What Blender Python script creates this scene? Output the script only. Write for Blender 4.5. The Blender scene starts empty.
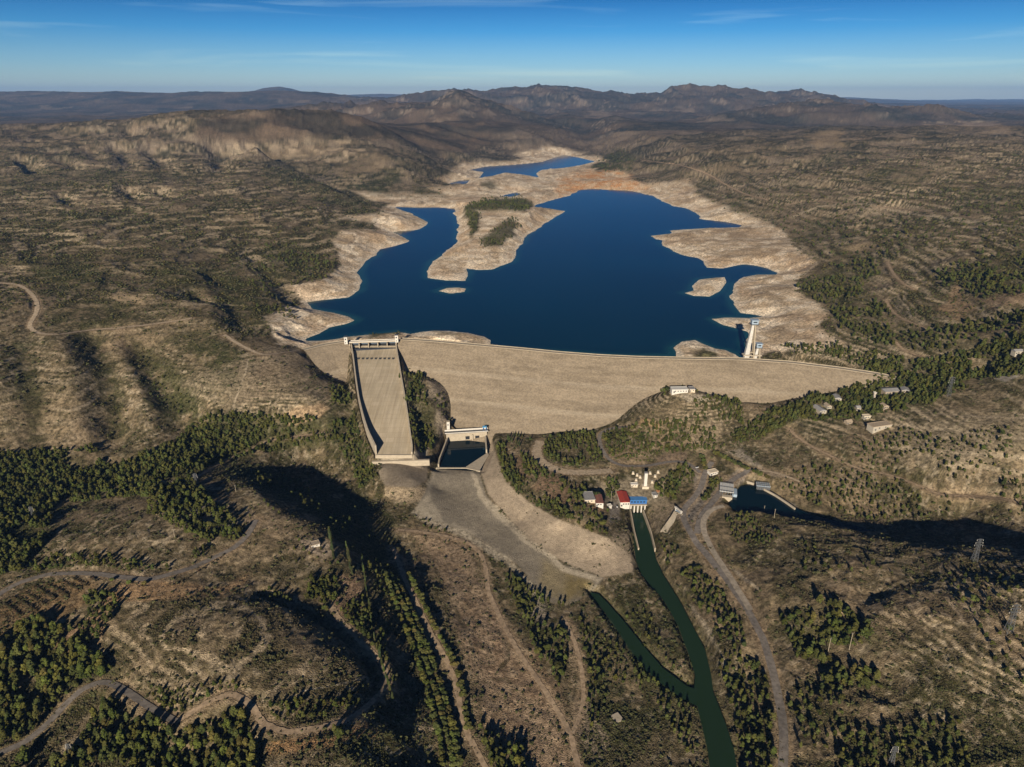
import bpy, bmesh, math, random
import numpy as np
from mathutils import Vector, Matrix

random.seed(7)
RNG = np.random.default_rng(7)
scene = bpy.context.scene
C = scene.collection

# ------------------------------------------------------------------ camera model (used to turn surveyed sight lines into ground points)
W, H = 1024, 767
F = 700.0
CX, CY = 512.0, 383.5
V0 = 95.0
HC = 420.0                                  # camera height above the lake (lake level is z = 0)
PITCH = math.atan((CY - V0) / F)
CP, SP = math.cos(PITCH), math.sin(PITCH)
SUN_AZ, SUN_EL = 12.0, 19.5                 # direction the light travels to (from +Y towards +X), sun elevation

def ray(u, v):
    b = (CY - v) / F
    return (u - CX) / F, CP + b * SP, -SP + b * CP
def P(u, v, z):
    dx, dy, dz = ray(u, v); t = (z - HC) / dz
    return (dx * t, dy * t, z)
def PD(u, v, y):
    dx, dy, dz = ray(u, v); t = y / dy
    return (dx * t, y, HC + dz * t)
def proj(x, y, z):
    d = y * CP - (z - HC) * SP
    up = y * SP + (z - HC) * CP
    return CX + F * x / d, CY - F * up / d, d
def metres_per_px(x, y, z):
    return (y * CP - (z - HC) * SP) / F

# ------------------------------------------------------------------ noise
def _h(ix, iy, s):
    h = (ix.astype(np.int64) * 374761393 + iy.astype(np.int64) * 668265263 + s * 974711) & 0xFFFFFFFF
    h = ((h ^ (h >> 13)) * 1274126177) & 0xFFFFFFFF
    h = h ^ (h >> 16)
    return (h & 0xFFFF).astype(np.float32) / 65535.0
def vnoise(x, y, s=0):
    fx = np.floor(x); fy = np.floor(y); ix = fx.astype(np.int64); iy = fy.astype(np.int64)
    tx = (x - fx).astype(np.float32); ty = (y - fy).astype(np.float32)
    tx = tx * tx * tx * (tx * (tx * 6 - 15) + 10); ty = ty * ty * ty * (ty * (ty * 6 - 15) + 10)
    a = _h(ix, iy, s); b = _h(ix + 1, iy, s); c = _h(ix, iy + 1, s); d = _h(ix + 1, iy + 1, s)
    return (a + (b - a) * tx) + ((c + (d - c) * tx) - (a + (b - a) * tx)) * ty
def fbm(x, y, scale, octv=4, s=0, gain=0.5):
    v = 0.0; amp = 1.0; tot = 0.0; f = 1.0 / scale; ca, sa = 0.8, 0.6
    xx, yy = x * f, y * f
    for o in range(octv):
        v = v + amp * vnoise(xx + 17.3 * o, yy - 9.1 * o, s + o); tot += amp; amp *= gain
        xx, yy = (xx * ca - yy * sa) * 2.03, (xx * sa + yy * ca) * 2.03
    return v / tot
def ridged(x, y, scale, octv=4, s=0):
    v = 0.0; amp = 1.0; tot = 0.0; f = 1.0 / scale; xx, yy = x * f, y * f
    for o in range(octv):
        n = 1 - np.abs(2 * vnoise(xx + 7.7 * o, yy + 3.3 * o, s + o) - 1)
        v = v + amp * n * n; tot += amp; amp *= 0.5
        xx, yy = (xx * 0.8 - yy * 0.6) * 2.1, (xx * 0.6 + yy * 0.8) * 2.1
    return v / tot
def smooth(a, b, x):
    t = np.clip((x - a) / (b - a), 0, 1)
    return t * t * (3 - 2 * t)

# ------------------------------------------------------------------ ground grid
A0, A1, NA = -152 - CX, 1176 - CX, 1300
CREF = (HC + 30) * math.tan(PITCH)
avals = np.linspace(A0, A1, NA) / F * CP
ys = [215.0]
while ys[-1] < 48000:
    y = ys[-1]
    ys.append(y + min(0.72 * (y * y + 450 ** 2) / (450 * 720), 0.0085 * y))
yvals = np.array(ys); NY = len(yvals)
X = avals[None, :] * (yvals[:, None] + CREF)
Y = np.repeat(yvals[:, None], NA, 1)

def gsample(G, x, y):
    x = np.asarray(x, float); y = np.asarray(y, float)
    fi = np.interp(y, yvals, np.arange(NY)); fa = (x / (y + CREF) - avals[0]) / (avals[1] - avals[0])
    fa = np.clip(fa, 0, NA - 1.001); fi = np.clip(fi, 0, NY - 1.001)
    i = fi.astype(int); j = fa.astype(int); ti = fi - i; tj = fa - j
    return (G[i, j] * (1 - ti) * (1 - tj) + G[i, j + 1] * (1 - ti) * tj + G[i + 1, j] * ti * (1 - tj) + G[i + 1, j + 1] * ti * tj)

def cast(G, u, v, n=1600, y0=225.0, y1=40000.0):
    """First ground point on each sight line."""
    u = np.atleast_1d(np.asarray(u, float)); v = np.atleast_1d(np.asarray(v, float))
    out = np.zeros((len(u), 3))
    yy = np.exp(np.linspace(math.log(y0), math.log(y1), n))
    for k in range(len(u)):
        dx, dy, dz = ray(u[k], v[k]); t = yy / dy
        g = gsample(G, dx * t, yy); rz = HC + dz * t
        below = np.nonzero(rz < g)[0]
        if len(below) == 0:
            i = n - 1; ty = yy[-1]
        elif below[0] == 0:
            ty = yy[0]
        else:
            i = below[0]; d0 = rz[i - 1] - g[i - 1]; d1 = g[i] - rz[i]
            ty = yy[i - 1] + (yy[i] - yy[i - 1]) * d0 / (d0 + d1 + 1e-9)
        t = ty / dy
        out[k] = (dx * t, ty, HC + dz * t)
    return out

def densify(pts, step):
    pts = np.asarray(pts, float); out = [pts[0]]
    for a, b in zip(pts[:-1], pts[1:]):
        n = max(1, int(math.ceil(np.hypot(*(b - a)[:2]) / step)))
        for k in range(1, n + 1): out.append(a + (b - a) * k / n)
    return np.array(out)
def seg_dist(px, py, poly, closed, want_t=False):
    """Distance to a polyline; also the index position along it."""
    poly = np.asarray(poly, float)
    q = np.vstack([poly, poly[:1]]) if closed else poly
    best = np.full(px.shape, 1e18); bt = np.zeros(px.shape)
    for k in range(len(q) - 1):
        ax, ay = q[k][:2]; bx, by = q[k + 1][:2]
        ex, ey = bx - ax, by - ay; L = ex * ex + ey * ey + 1e-12
        t = np.clip(((px - ax) * ex + (py - ay) * ey) / L, 0, 1)
        d = (px - ax - t * ex) ** 2 + (py - ay - t * ey) ** 2
        m = d < best
        best = np.where(m, d, best)
        if want_t: bt = np.where(m, k + t, bt)
    best = np.sqrt(best)
    return (best, bt) if want_t else best
def inside(px, py, poly):
    c = np.zeros(px.shape, bool); n = len(poly); j = n - 1
    for i in range(n):
        xi, yi = poly[i][:2]; xj, yj = poly[j][:2]
        if yi != yj:
            c ^= ((yi > py) != (yj > py)) & (px < (xj - xi) * (py - yi) / (yj - yi) + xi)
        j = i
    return c
def sdf(px, py, poly):
    d = seg_dist(px, py, poly, True)
    return np.where(inside(px, py, poly), -d, d)

# ------------------------------------------------------------------ surveyed outlines (sight lines u, v)
LAKE = [(306,341),(318,341),(332,339.5),(345,337),(380,333.5),(400,332),(412,334),(422,332),(435,330.5),(450,331),(470,333),(486,336.5),(492,340),(491,344),(520,348.5),(560,352.5),
 (600,355.5),(640,357),(675,357.5),(676,352),(674,348),(682,341.5),(694,340),(703,344),(715,348.5),(726,350),(735,354),(739,357.5),(748,357.5),(752,354),(749,348),(744,341.5),(748,337),(747,332),(735,328),
 (723,325),(712,319),(724,317.5),(750,318),(762,316.5),(753,314.5),(740,313),(733,305),(731,299),(733,290),(735,283),(742,277),(758,274.5),(774,274.5),(777,273),(768,268),(752,265),(742,264.5),(724,268.5),
 (706,267.5),(705,262.5),(700,258),(690,256.5),(680,254),(674,251),(663,245.5),(662,240.5),(655,239),(648,236),(658,235),(672,233.5),(671,230.5),(687,229.3),(710,228),(737,227.3),(741,225.5),(727,222),(700,219),(697,213),(687,208),(672,206),
 (662,201),(651,195.5),(632,191),(612,190),(594,189),(580,190),(574,193),(571,196),(552,200),(536,204.5),(537,208),(552,209),(566,211),(557,216),(542,225),(533,231),(526,236),(519.5,245),(515,256),(510,262),(499,266),(491,269.5),(478,270),(464,268.5),(468.5,276),(466,281),(448,280.5),
 (428.5,278),(427,271),(431,262),(442,254),(456,243),(457,222),(453.5,215),(456,209),(440,207.5),(415,207.5),(391,207),(402,209.5),(418,216.5),(427,222),(425,226.5),(416,230),(393,232),(406,238.5),(408,241),(398,245.5),(380,249.5),
 (377,255),(364,261),(357,273),(361,281),(358,290),(347,297.5),(318,300.5),(307,302),(313,309),(332,312.5),(346,316),(355,320.5),(346,324),(330,327.5),(318,334),(306,338.5)]
ISLES = [[(439,291),(447,288),(458,287.5),(466,288.5),(464,292),(450,293.5)],
         [(684.5,293),(694,290.5),(692,286),(699.5,279.5),(712,278),(724.5,277),(726.5,282),(720,291),(709.5,296.5),(694,296)]]
LAKE2 = [[(470,170),(486,166.5),(512,165),(528,163.5),(542,162),(552,158.5),(564,155),(578,157.5),(595,161.5),(577,166),(558,168.5),(541,170),(536,173.5),(539,177.5),(523,174.5),(505,172.5),(490,176.5),(479,178),(484,172)],
         [(449,183.5),(460,180.5),(470,180),(466,184),(456,186)],
         [(496,199.5),(505,195),(516,192.5),(521,194),(508,198.5)]]
CREST = [(303,349.5),(325,344),(350,340.5),(375,338.5),(396,338.5),(430,340.5),(480,345),(520,348.5),(560,352.5),(600,355.5),(640,357.3),(690,358.2),(740,358.8),(790,362),(840,368),(880,374),(896,378)]
ZC = 12.0

# ------------------------------------------------------------------ height survey
CTRL = """
-140 180 150;0 165 150;100 160 140;200 163 130;256 150 140
0 140 192;60 139 196;130 136 196;200 140 188;256 145 178
0 170 116;60 170 118;130 172 112;200 174 100;256 168 100
0 181 112;80 183 110;160 182 105
0 206 84;90 205 84;170 196 94
0 221 90;100 222 86;200 216 78;-140 221 96;-140 205 100
0 260 86;100 255 74;200 245 62;260 215 72;300 192 62
240 160 118;256 163 110;278 167 102;300 172 92;315 179 80;330 187 66;345 194 52;360 200 40;382 210 16
300 150 130;350 150 128;400 155 118;425 168 70;372 187 30;400 190 18;450 170 22
330 130 175;400 138 165;440 145 110;470 158 16;520 150 30;560 145 30
250 232 56;300 250 30;325 260 20;200 300 50;250 300 36;275 315 20;240 330 32;262 342 24
0 300 88;60 298 74;120 310 60;160 318 52;200 333 42;240 345 34;270 353 26;298 352 16;185 300 66;150 292 74;215 318 55
0 340 60;60 340 50;100 345 42;150 350 30;-140 330 84
0 380 36;60 380 24;120 390 4;180 392 -4;220 378 14;260 376 10;290 368 10;-140 400 44
0 430 -6;60 440 -22;120 440 -32;180 430 -36;230 412 -22;280 408 -18;310 398 -10;316 376 0
341 383 -34;348 415 -38;338 440 -50;300 430 -42;320 415 -28;330 366 -16;318 358 -2;345 365 -20
0 470 -36;100 470 -50;200 455 -52;260 443 -50;-140 470 -20
0 520 -40;60 510 -46;120 500 -46
80 540 -30;150 538 -24;200 540 -28;50 572 -42;110 520 -34
190 466 -44;230 478 -36;260 494 -28;300 519 -26;330 540 -34;347 562 -44;366 588 -54;386 612 -62;395 640 -69;405 690 -75;419 750 -82
230 460 -66;265 458 -78;310 466 -86;350 482 -88;380 505 -88;398 545 -85;425 610 -84;450 680 -87;472 760 -91
380 562 -79;402 615 -77;414 650 -80;424 690 -84;438 760 -90
170 640 -24;230 630 -22;300 645 -30;345 665 -40;360 690 -47;230 690 -28;130 622 -30;95 640 -36;280 608 -29;300 715 -38;200 715 -38;230 600 -27
222 572 -36;250 578 -36;296 590 -43;322 608 -50;350 630 -54;374 653 -57;388 682 -62;380 705 -60
0 640 -42;50 680 -52;0 740 -60;100 695 -50;150 740 -50;250 752 -46;200 762 -55;350 755 -34;320 735 -36;390 730 -50;-140 700 -50;-140 560 -30;0 590 -44
300 765 -36;400 762 -70
480 640 -90;462 580 -88;520 640 -91;520 720 -93;560 680 -95;560 760 -97;440 570 -88;425 530 -84;500 690 -90;485 730 -92
446 590 -85;462 640 -84;476 700 -85;492 750 -88
440 490 -85;480 510 -87;550 560 -91;585 592 -95
412 478 -62;390 487 -66;380 465 -56;420 492 -72;440 462 -76
491 452 -72;500 488 -76;560 532 -84;622 572 -92;520 522 -90;470 500 -87;514 478 -66;560 518 -66;606 534 -70;590 560 -90;560 545 -86
530 462 -61;560 482 -61;600 502 -67;580 512 -65;505 447 -65
500 436 -66;560 434 -61;592 428 -57;470 434 -70
540 466 -62;600 472 -63;570 452 -58
602 492 -76;625 496 -80;652 492 -78;615 520 -82
637 520 -97;645 560 -98;670 620 -99;700 690 -99;722 760 -100
600 610 -95;650 665 -97;660 640 -95;690 700 -97
662 532 -86;692 562 -82;722 622 -82;752 702 -84;764 762 -84
690 520 -73;722 572 -74;762 642 -76;782 702 -78;788 762 -78
690 389 -4;679 388 -5;672 392 -8;660 400 -16;718 398 -12;640 415 -34;622 428 -48;700 430 -40;650 450 -56;722 440 -48;700 460 -60;750 402 -22;780 410 -26;660 465 -65;742 420 -38;700 482 -68
740 488 -66;780 498 -66;770 478 -62
782 468 -55;762 452 -52;802 482 -60;822 430 -28;850 450 -34;900 462 -36;850 482 -54;900 492 -60;790 440 -42
800 400 -14;840 392 -8;880 386 0;893 381 6;908 376 16;930 375 24;900 402 0;870 424 -18;950 420 6;1024 400 36;1024 440 12;960 460 -16;1024 480 -16;1164 420 50;985 372 34
800 510 -72;850 518 -76;900 521 -78;960 519 -76;1024 516 -70;1164 515 -50
795 520 -55;845 531 -48;893 541 -40;925 549 -34;955 559 -27;985 563 -20;1018 565 -14;1060 575 -2;1164 580 10;760 512 -60;730 515 -68
800 600 -50;880 600 -30;940 600 -22;1024 620 -8;850 680 -56;800 740 -74;900 720 -50;960 680 -36;1024 700 -30;1024 760 -48;900 762 -64;1160 700 -10
890 592 -32;930 585 -30;1000 590 -8
800 350 14;830 345 20;860 340 30;820 300 30;800 280 18;850 280 48;900 290 62;950 300 78;1024 290 110;880 330 44;930 340 50;980 345 60;1024 345 80;1164 320 140;850 310 38
830 250 42;870 240 70;920 245 92;1000 240 125;800 235 20;760 215 22;1164 240 160;840 264 36
700 190 20;750 190 60;800 180 100;860 190 110;930 190 130;1024 180 160;1164 180 180
640 175 20;640 160 70;632 146 108;660 150 110;600 162 18;620 155 55;700 160 115;760 150 150;830 145 165;900 140 180;1024 150 190;1164 150 200
600 140 110;560 135 90;700 140 150;800 125 210;900 125 220;980 130 210
508 203 52;492 203 48;498 210 40;483 203 34;500 232 26;478 235 14;520 208 20;522 198 14;490 195 16;486 184 26
700 287 7;708 285 6
426 379 -13;440 393 -27;445 415 -46;430 400 -24;415 396 -28;408 412 -42;430 436 -60;420 448 -62;420 385 -20
"""
xyz = []
for line in CTRL.strip().splitlines():
    for item in line.split(";"):
        u, v, z = map(float, item.split()); xyz.append(P(u, v, z))
for u, v, yd in [(-150,142,4500),(0,134,4500),(60,130,4500),(100,126,4500),(150,119,4500),(200,116,4500),(256,111,4600),(330,106,5000),(420,104,6500),(520,122,6500),(590,128,6500),(700,125,6500),(800,112,6500),(900,112,7000),(1000,124,7000),(1160,126,7000)]:
    xyz.append(PD(u, v, yd))
for u, v in CREST[6:14]:
    p = P(u, v, ZC); xyz.append((p[0], p[1], -50.0))
for u, v in [(452,385),(455,400),(456,415),(455,426),(470,425),(500,424),(540,424),(585,416),(612,412),(640,393),(312,356),(325,363),(338,371),(346,372),(735,397),(760,397),(790,393),(815,387),(840,382),(868,379)]:
    yc = P(u, np.interp(u, [q[0] for q in CREST], [q[1] for q in CREST]), ZC)[1]; tdp = -ray(u, v)[2] / ray(u, v)[1]
    yf = (408 + (yc - 5) / 2.05) / (tdp + 1 / 2.05); zf_ = HC - yf * tdp; xyz.append((ray(u, v)[0] * yf / ray(u, v)[1], yf, zf_ - 9.0))
for u, v, yd in [(270,171,3950),(300,178,3650),(330,194,3280),(360,208,3020),(240,166,4050)]: xyz.append(PD(u, v, yd))
xyz.append(P(900, 900, -60)); xyz.append(P(500, 950, -95)); xyz.append(P(100, 900, -50)); xyz.append(P(-140, 900, -40)); xyz.append(P(1160, 900, -30))
xyz = np.array(xyz)
d = np.hypot(xyz[:, None, 0] - xyz[None, :, 0], xyz[:, None, 1] - xyz[None, :, 1])
n = len(xyz); A = np.zeros((n + 3, n + 3)); A[:n, :n] = d - np.eye(n) * 4.0
A[:n, n] = 1; A[:n, n + 1] = xyz[:, 0] / 1000; A[:n, n + 2] = xyz[:, 1] / 1000; A[n:, :n] = A[:n, n:].T
wts = np.linalg.solve(A, np.concatenate([xyz[:, 2], np.zeros(3)]))
ci = np.unique(np.concatenate([np.arange(0, NY, 3), [NY - 1]])); cj = np.unique(np.concatenate([np.arange(0, NA, 3), [NA - 1]]))
ci = ci[yvals[ci] < 8500]; ci = np.append(ci, ci[-1] + 1)
Xc, Yc = X[np.ix_(ci, cj)], Y[np.ix_(ci, cj)]
Zc = wts[n] + wts[n + 1] * Xc / 1000 + wts[n + 2] * Yc / 1000
for k in range(n):
    Zc += wts[k] * np.hypot(Xc - xyz[k, 0], Yc - xyz[k, 1])
Z = np.empty_like(X)
tmp = np.stack([np.interp(np.arange(NA), cj, Zc[r]) for r in range(len(ci))])
for j in range(NA):
    Z[:, j] = np.interp(np.arange(NY), ci, tmp[:, j])

# ------------------------------------------------------------------ far country: ranges seen along the skyline
far = 70 + 130 * fbm(X, Y, 5200, 4, 31) + 70 * (ridged(X, Y, 2100, 4, 33) - 0.4)
Xq = X / (Y * CP); Uq = CX + F * Xq
def sky_range(D, w_front, w_back, pts, s, amp):
    """Height of a mountain range whose crest lies about D metres out."""
    pts = np.array(pts, float)
    v = np.interp(Uq, pts[:, 0], pts[:, 1])
    _, dy, dz = ray(CX, v)
    crest = HC + Y * dz / dy
    Dl = D * (1 + 0.16 * (fbm(X, Y * 0 + s * 1000.0, 0.35 * D, 3, s) - 0.5))
    q = Y - Dl
    t = np.where(q < 0, np.exp(-(q / w_front) ** 2), np.exp(-(q / w_back) ** 2))
    rough = 1 + amp * (ridged(X + .03 * D * fbm(X, Y, .12 * D, 2, s + 9), Y, 0.085 * D, 5, s + 5) - 0.45) * np.clip(1 - t, 0.22, 1)
    return 60 + (crest - 60) * t * rough
ranges = [
 sky_range(33000, 4000, 6000, [(-200,97),(250,96),(330,95.5),(380,94),(430,95.5),(470,95),(600,96),(800,97.5),(850,97.5),(900,100),(950,102.5),(1000,104),(1200,106)], 41, 0.5),
 sky_range(25000, 2600, 3500, [(-200,99),(225,99),(240,92.5),(255,90.5),(264,88),(280,87),(292,89),(302,92),(316,94),(330,99),(1200,110)], 42, 0.35),
 sky_range(17000, 3200, 3000, [(-200,91),(0,91.5),(70,92),(160,92.5),(255,91.5),(300,92),(330,93.5),(352,96),(385,99),(430,104),(1200,125)], 43, 0.7),
 sky_range(13500, 2600, 2800, [(-200,125),(360,104),(400,97.5),(430,93.5),(455,91),(472,90),(500,88.5),(520,86.5),(540,86),(560,87.5),(580,90),(600,91.5),(630,92),(660,92.5),(668,91),(684,89.5),(700,90),(718,88),(740,88.5),(765,91),(800,93.5),(820,97),(850,102),(900,109),(1200,130)], 44, 0.8),
 sky_range(8600, 1500, 1700, [(-200,140),(250,112),(320,107),(350,105),(385,101),(410,99),(440,96),(456,94.5),(466,95),(480,98),(500,104),(525,113),(560,122),(600,126),(660,121),(700,117),(760,107),(790,104),(830,104.5),(870,105.5),(900,106),(930,108),(960,113),(1000,122),(1040,128),(1200,132)], 45, 0.9),
]
for r in ranges: far = np.maximum(far, r)
wf = smooth(4600, 7000, Y)
Z = Z * (1 - wf) + far * wf
# keep the near plateau rim crisp
# ------------------------------------------------------------------ relief detail
calm_px = [(335,330),(410,325),(900,350),(905,385),(800,405),(740,430),(700,470),(730,500),(720,560),(700,600),(600,620),(540,600),(480,560),(420,520),(400,470),(370,470),(340,380)]
U, V, DEP = proj(X, Y, Z)
calm = smooth(-5, 25, sdf(U, V, calm_px))
amp_n = 0.25 + 0.75 * calm
near = smooth(6000, 1500, Y)
Z = Z + amp_n * near * (11 * (fbm(X, Y, 150, 4, 3) - 0.5) * smooth(500, 1300, Y) + 5.0 * (fbm(X, Y, 55, 3, 5) - 0.5))
rug = smooth(120, 260, X) * smooth(900, 720, Y) * amp_n; Z = Z + rug * (9 * (ridged(X, Y, 70, 3, 91) - .45) + 3 * (fbm(X, Y, 22, 3, 92) - .5))
Z = Z + amp_n * smooth(1500, 700, Y) * 2.2 * (fbm(X, Y, 16, 3, 93) - .5)
g = ridged(X + 60 * fbm(X, Y, 300, 2, 8), Y, 420, 4, 9)
mid = smooth(1300, 2400, Y) * smooth(9000, 5500, Y)
Z = Z + mid * (1 - .3 * smooth(200, -200, X) * smooth(4600, 3600, Y)) * (g - 0.45) * np.clip(Y * 0.011, 8, 48) * smooth(8, 60, Z) 
mtn = smooth(6200, 8200, Y) * smooth(19000, 15000, Y) * smooth(-3600, -1500, X + .12 * (Y - 8000))
Z = Z + mtn * (150 * (ridged(X + 300 * fbm(X, Y, 900, 2, 24), Y, 1150, 5, 23) - .47) + 60 * (ridged(X, Y * .8, 420, 4, 25) - .45)) * np.clip((Z - 40) / 220, .25, 1.15)
fold = smooth(1050, 1500, Y) * smooth(5200, 4000, Y) * smooth(10, 70, Z) * amp_n
Z = Z + fold * (16 * (ridged(X + .5 * Y + 50 * fbm(X, Y, 200, 2, 62), Y * .7, 230, 3, 63) - .45) + 6 * (ridged(X, Y, 80, 3, 64) - .45))
farm = smooth(5500, 8000, Y)
Z = Z + farm * 55 * (ridged(X, Y, 1500, 4, 21) - 0.5) * smooth(30000, 9000, Y)

def carve(px, depth, width, power=1.0):
    """A gully (depth > 0) or a spur (depth < 0) along a sight-line polyline."""
    global Z
    line = cast(Z, *np.array(densify(px, 12)).T)
    lo = line.min(0) - width * 3; hi = line.max(0) + width * 3
    m = (X > lo[0]) & (X < hi[0]) & (Y > lo[1]) & (Y < hi[1])
    dd = seg_dist(X[m] + 0.4 * width * (fbm(X[m], Y[m], 40, 2, 61) - 0.5), Y[m], line, False)
    Z[m] -= depth * np.exp(-(dd / width) ** 2 * power)
for px, dp, wd in [
    ([(92,332),(104,360),(114,400),(116,436)], 13, 26), ([(128,338),(150,368),(176,400),(190,424)], 17, 30), ([(22,345),(34,395),(40,436)], 8, 24),
    ([(60,340),(74,380),(84,430)], -6, 20), ([(118,345),(138,385),(150,425)], -7, 20), ([(-60,340),(-40,390),(-20,430)], 12, 26),
    ([(118,146),(128,160),(130,168)], 28, 55), ([(150,142),(158,154),(162,166)], 34, 65), ([(214,148),(220,160),(222,168)], 30, 50), ([(20,156),(30,166),(36,172)], 24, 40), ([(92,150),(98,158)], 16, 40), ([(64,158),(76,168)], 20, 40),
    ([(128,188),(138,198)], 16, 30), ([(62,194),(76,204)], 14, 30), ([(160,190),(170,196)], 14, 30),
    ([(210,272),(230,295),(240,320)], 9, 26), ([(250,255),(280,285),(290,300)], 8, 24), ([(190,290),(205,300)], 10, 18),
    ([(960,300),(985,318),(1030,305)], 12, 40), ([(905,262),(930,285),(950,290)], 10, 36), ([(880,300),(910,330)], 8, 30),
    ([(820,640),(870,680),(900,700)], 6, 20), ([(870,590),(850,610)], 7, 16), ([(250,490),(280,520)], -3, 14), ([(262,592),(285,602),(310,613),(335,628),(355,645),(368,662),(373,682)], 7, 6), ([(598,160),(585,150),(600,141),(575,133),(590,124),(578,117)], 110, 260), ([(455,163),(440,150),(420,138)], 40, 160), ([(620,175),(650,160),(690,150)], 16, 60), ([(520,150),(500,138),(470,130)], 45, 200)]:
    carve(px, dp, wd)
# rock ledges: the limestone lies in level beds
bedw = smooth(-150, -350, X + .15 * (Y - 1200)) * smooth(-20, 20, Z + 40 * (fbm(X, Y, 400, 2, 15) - 0.5)) * smooth(4500, 2500, Y) * calm * smooth(-40, 200, np.hypot(X + 600, Y - 1400) * 0 + 100)
per = 6.4
ph = (Z + 3 * (fbm(X, Y, 160, 3, 12) - 0.5)) / per
Z = Z + bedw * (per * 0.12) * np.sin(2 * np.pi * ph) * smooth(0.3, 0.6, fbm(X, Y, 120, 3, 16))

# ------------------------------------------------------------------ lake basin
def world_poly(px, z): return np.array([P(u, v, z)[:2] for u, v in px])
lakeD = np.full(X.shape, 1e6)
mlake = (Y > 900) & (Y < 9000)
xs, yy = X[mlake], Y[mlake]
wob = 16 * (fbm(xs, yy, 70, 4, 71) - 0.5) * np.clip(yy / 1500, 0.6, 3)
dl = sdf(xs + wob, yy, world_poly(densify(LAKE + [LAKE[0]], 4)[:-1], 0))
for isle in ISLES:
    dl = np.maximum(dl, -sdf(xs, yy, world_poly(isle, 0)))
for l2 in LAKE2:
    dl = np.minimum(dl, sdf(xs, yy, world_poly(l2, 0)))
lakeD[mlake] = dl
U, V, _ = proj(X, Y, np.maximum(Z, 0)); bw = 45 + np.clip(Y - 1100, 0, 6000) * 0.075
kb = smooth(440, 470, U) * smooth(560, 522, U) * smooth(183, 196, V) * smooth(266, 244, V); bw = bw * (1 - kb) + 60 * kb
t = smooth(0.0, 1.0, lakeD / bw)
shore = np.clip(lakeD, 0, None) * 0.10 + 0.6 * (1 - np.exp(-np.clip(lakeD, 0, None) / 6))
zl = np.where(lakeD > 0, shore * (1 - t) + np.maximum(Z, 3.0) * t, np.maximum(lakeD * 0.25, -40))
crest_w = np.array([P(u, v, ZC)[:2] for u, v in CREST])
# downstream of the dam axis keep the valley
ax_y = np.interp(X, crest_w[:, 0], crest_w[:, 1])
down = Y < ax_y + 2
useL = (lakeD < bw) & ~(down & (X > crest_w[0, 0] - 5) & (X < crest_w[-1, 0] + 5))
zl = zl + np.where(lakeD > 0, (4.5 * (ridged(X, Y, 45, 4, 95) - .45) + 2.5 * (fbm(X, Y, 14, 3, 96) - .5)) * smooth(4, 40, lakeD) * np.clip(Y / 1500, 1, 2.5), 0)
Z = np.where(useL, np.where(lakeD > 0, np.maximum(zl, .3), zl), Z)
LAKEBAND = np.where(useL | (lakeD < 0), lakeD, 1e6)
# ------------------------------------------------------------------ engineered ground
def flat(px, z, blend, wob=0.0):
    global Z
    poly = world_poly(px, z); lo = poly.min(0) - blend - 5; hi = poly.max(0) + blend + 5
    m = (X > lo[0]) & (X < hi[0]) & (Y > lo[1]) & (Y < hi[1])
    dd = sdf(X[m], Y[m], poly) + wob * 2 * (fbm(X[m], Y[m], 14, 3, 88) - .5)
    t = smooth(0, blend, dd)
    Z[m] = z * (1 - t) + Z[m] * t

# spillway chute: floor heights and edges by distance from the camera
CH_L = [(351.5,343.5,6.0),(352.5,350,0.0),(354,359,-4.0),(356.5,380,-15.0),(359.5,400,-24.0),(364,420,-34.0),(369,437,-43.0),(377,455,-51.0)]
CH_R = [(395,342.5,6.0),(396,350,0.0),(397.5,359,-4.0),(401,380,-15.0),(404.5,400,-24.0),(407.5,420,-34.0),(409.8,437,-43.0),(412,452,-51.0)]
chl = np.array([P(*p) for p in CH_L])[::-1]; chr_ = np.array([P(*p) for p in CH_R])[::-1]
m = (Y > chl[0, 1] - 4) & (Y < chl[-1, 1] + 20) & (X < 0)
xl = np.interp(Y[m], chl[:, 1], chl[:, 0]); xr = np.interp(Y[m], chr_[:, 1], chr_[:, 0]); zf = np.interp(Y[m], chl[:, 1], chl[:, 2])
inn = (X[m] > xl - 4) & (X[m] < xr + 3)
dside = np.maximum(xl - 4 - X[m], X[m] - xr - 3)
tz = smooth(0, 16, dside)
Z[m] = np.where(inn, zf - 4.0, np.where(dside < 16, (zf + 2.0) * (1 - tz) + Z[m] * tz, Z[m]))

POOL = [(434,471),(437,462),(446,440),(489,437),(491,452),(482,472)]
POOL_Z = -78.0
flat(POOL, -79.0, 10)
flat([(437,468),(440,462),(448,444),(485,442),(487,452),(480,469)], -90.0, 4)
CANAL = [(735,493),(741,485.5),(750,484.5),(762,488),(776,494.5),(790,503),(798,509),(812,515),(850,524),(880,532),(860,534),(820,528),(790,522),(760,516),(737,512),(729,505)]
CANAL_Z = -70.0
flat(CANAL, -74.0, 12)
RIV_L = [(631.5,513),(633,530),(636,560),(642,575),(664,600),(678,625),(687.5,650),(695.5,675),(694,692),(702,725),(708,750),(711,775),(706,820)]
RIV_R = [(642,513),(650,535),(656,560),(663,575),(679,600),(692,625),(705,650),(711,675),(713,692),(726,725),(734,750),(738,775),(742,820)]
RIV_Z = -98.0
RIVER = RIV_L + RIV_R[::-1]
BR_L = [(588,592),(596,602),(611,622),(628,648),(646,672),(668,690),(684,700),(696,706)]
BR_R = [(600,594),(608,602),(624,620),(644,645),(664,668),(688,686),(700,690),(704,700)]
BRANCH = BR_L + BR_R[::-1]
flat(RIVER, -101.0, 10, 3.2); flat(BRANCH, -100.5, 8, 3.2)

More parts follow.
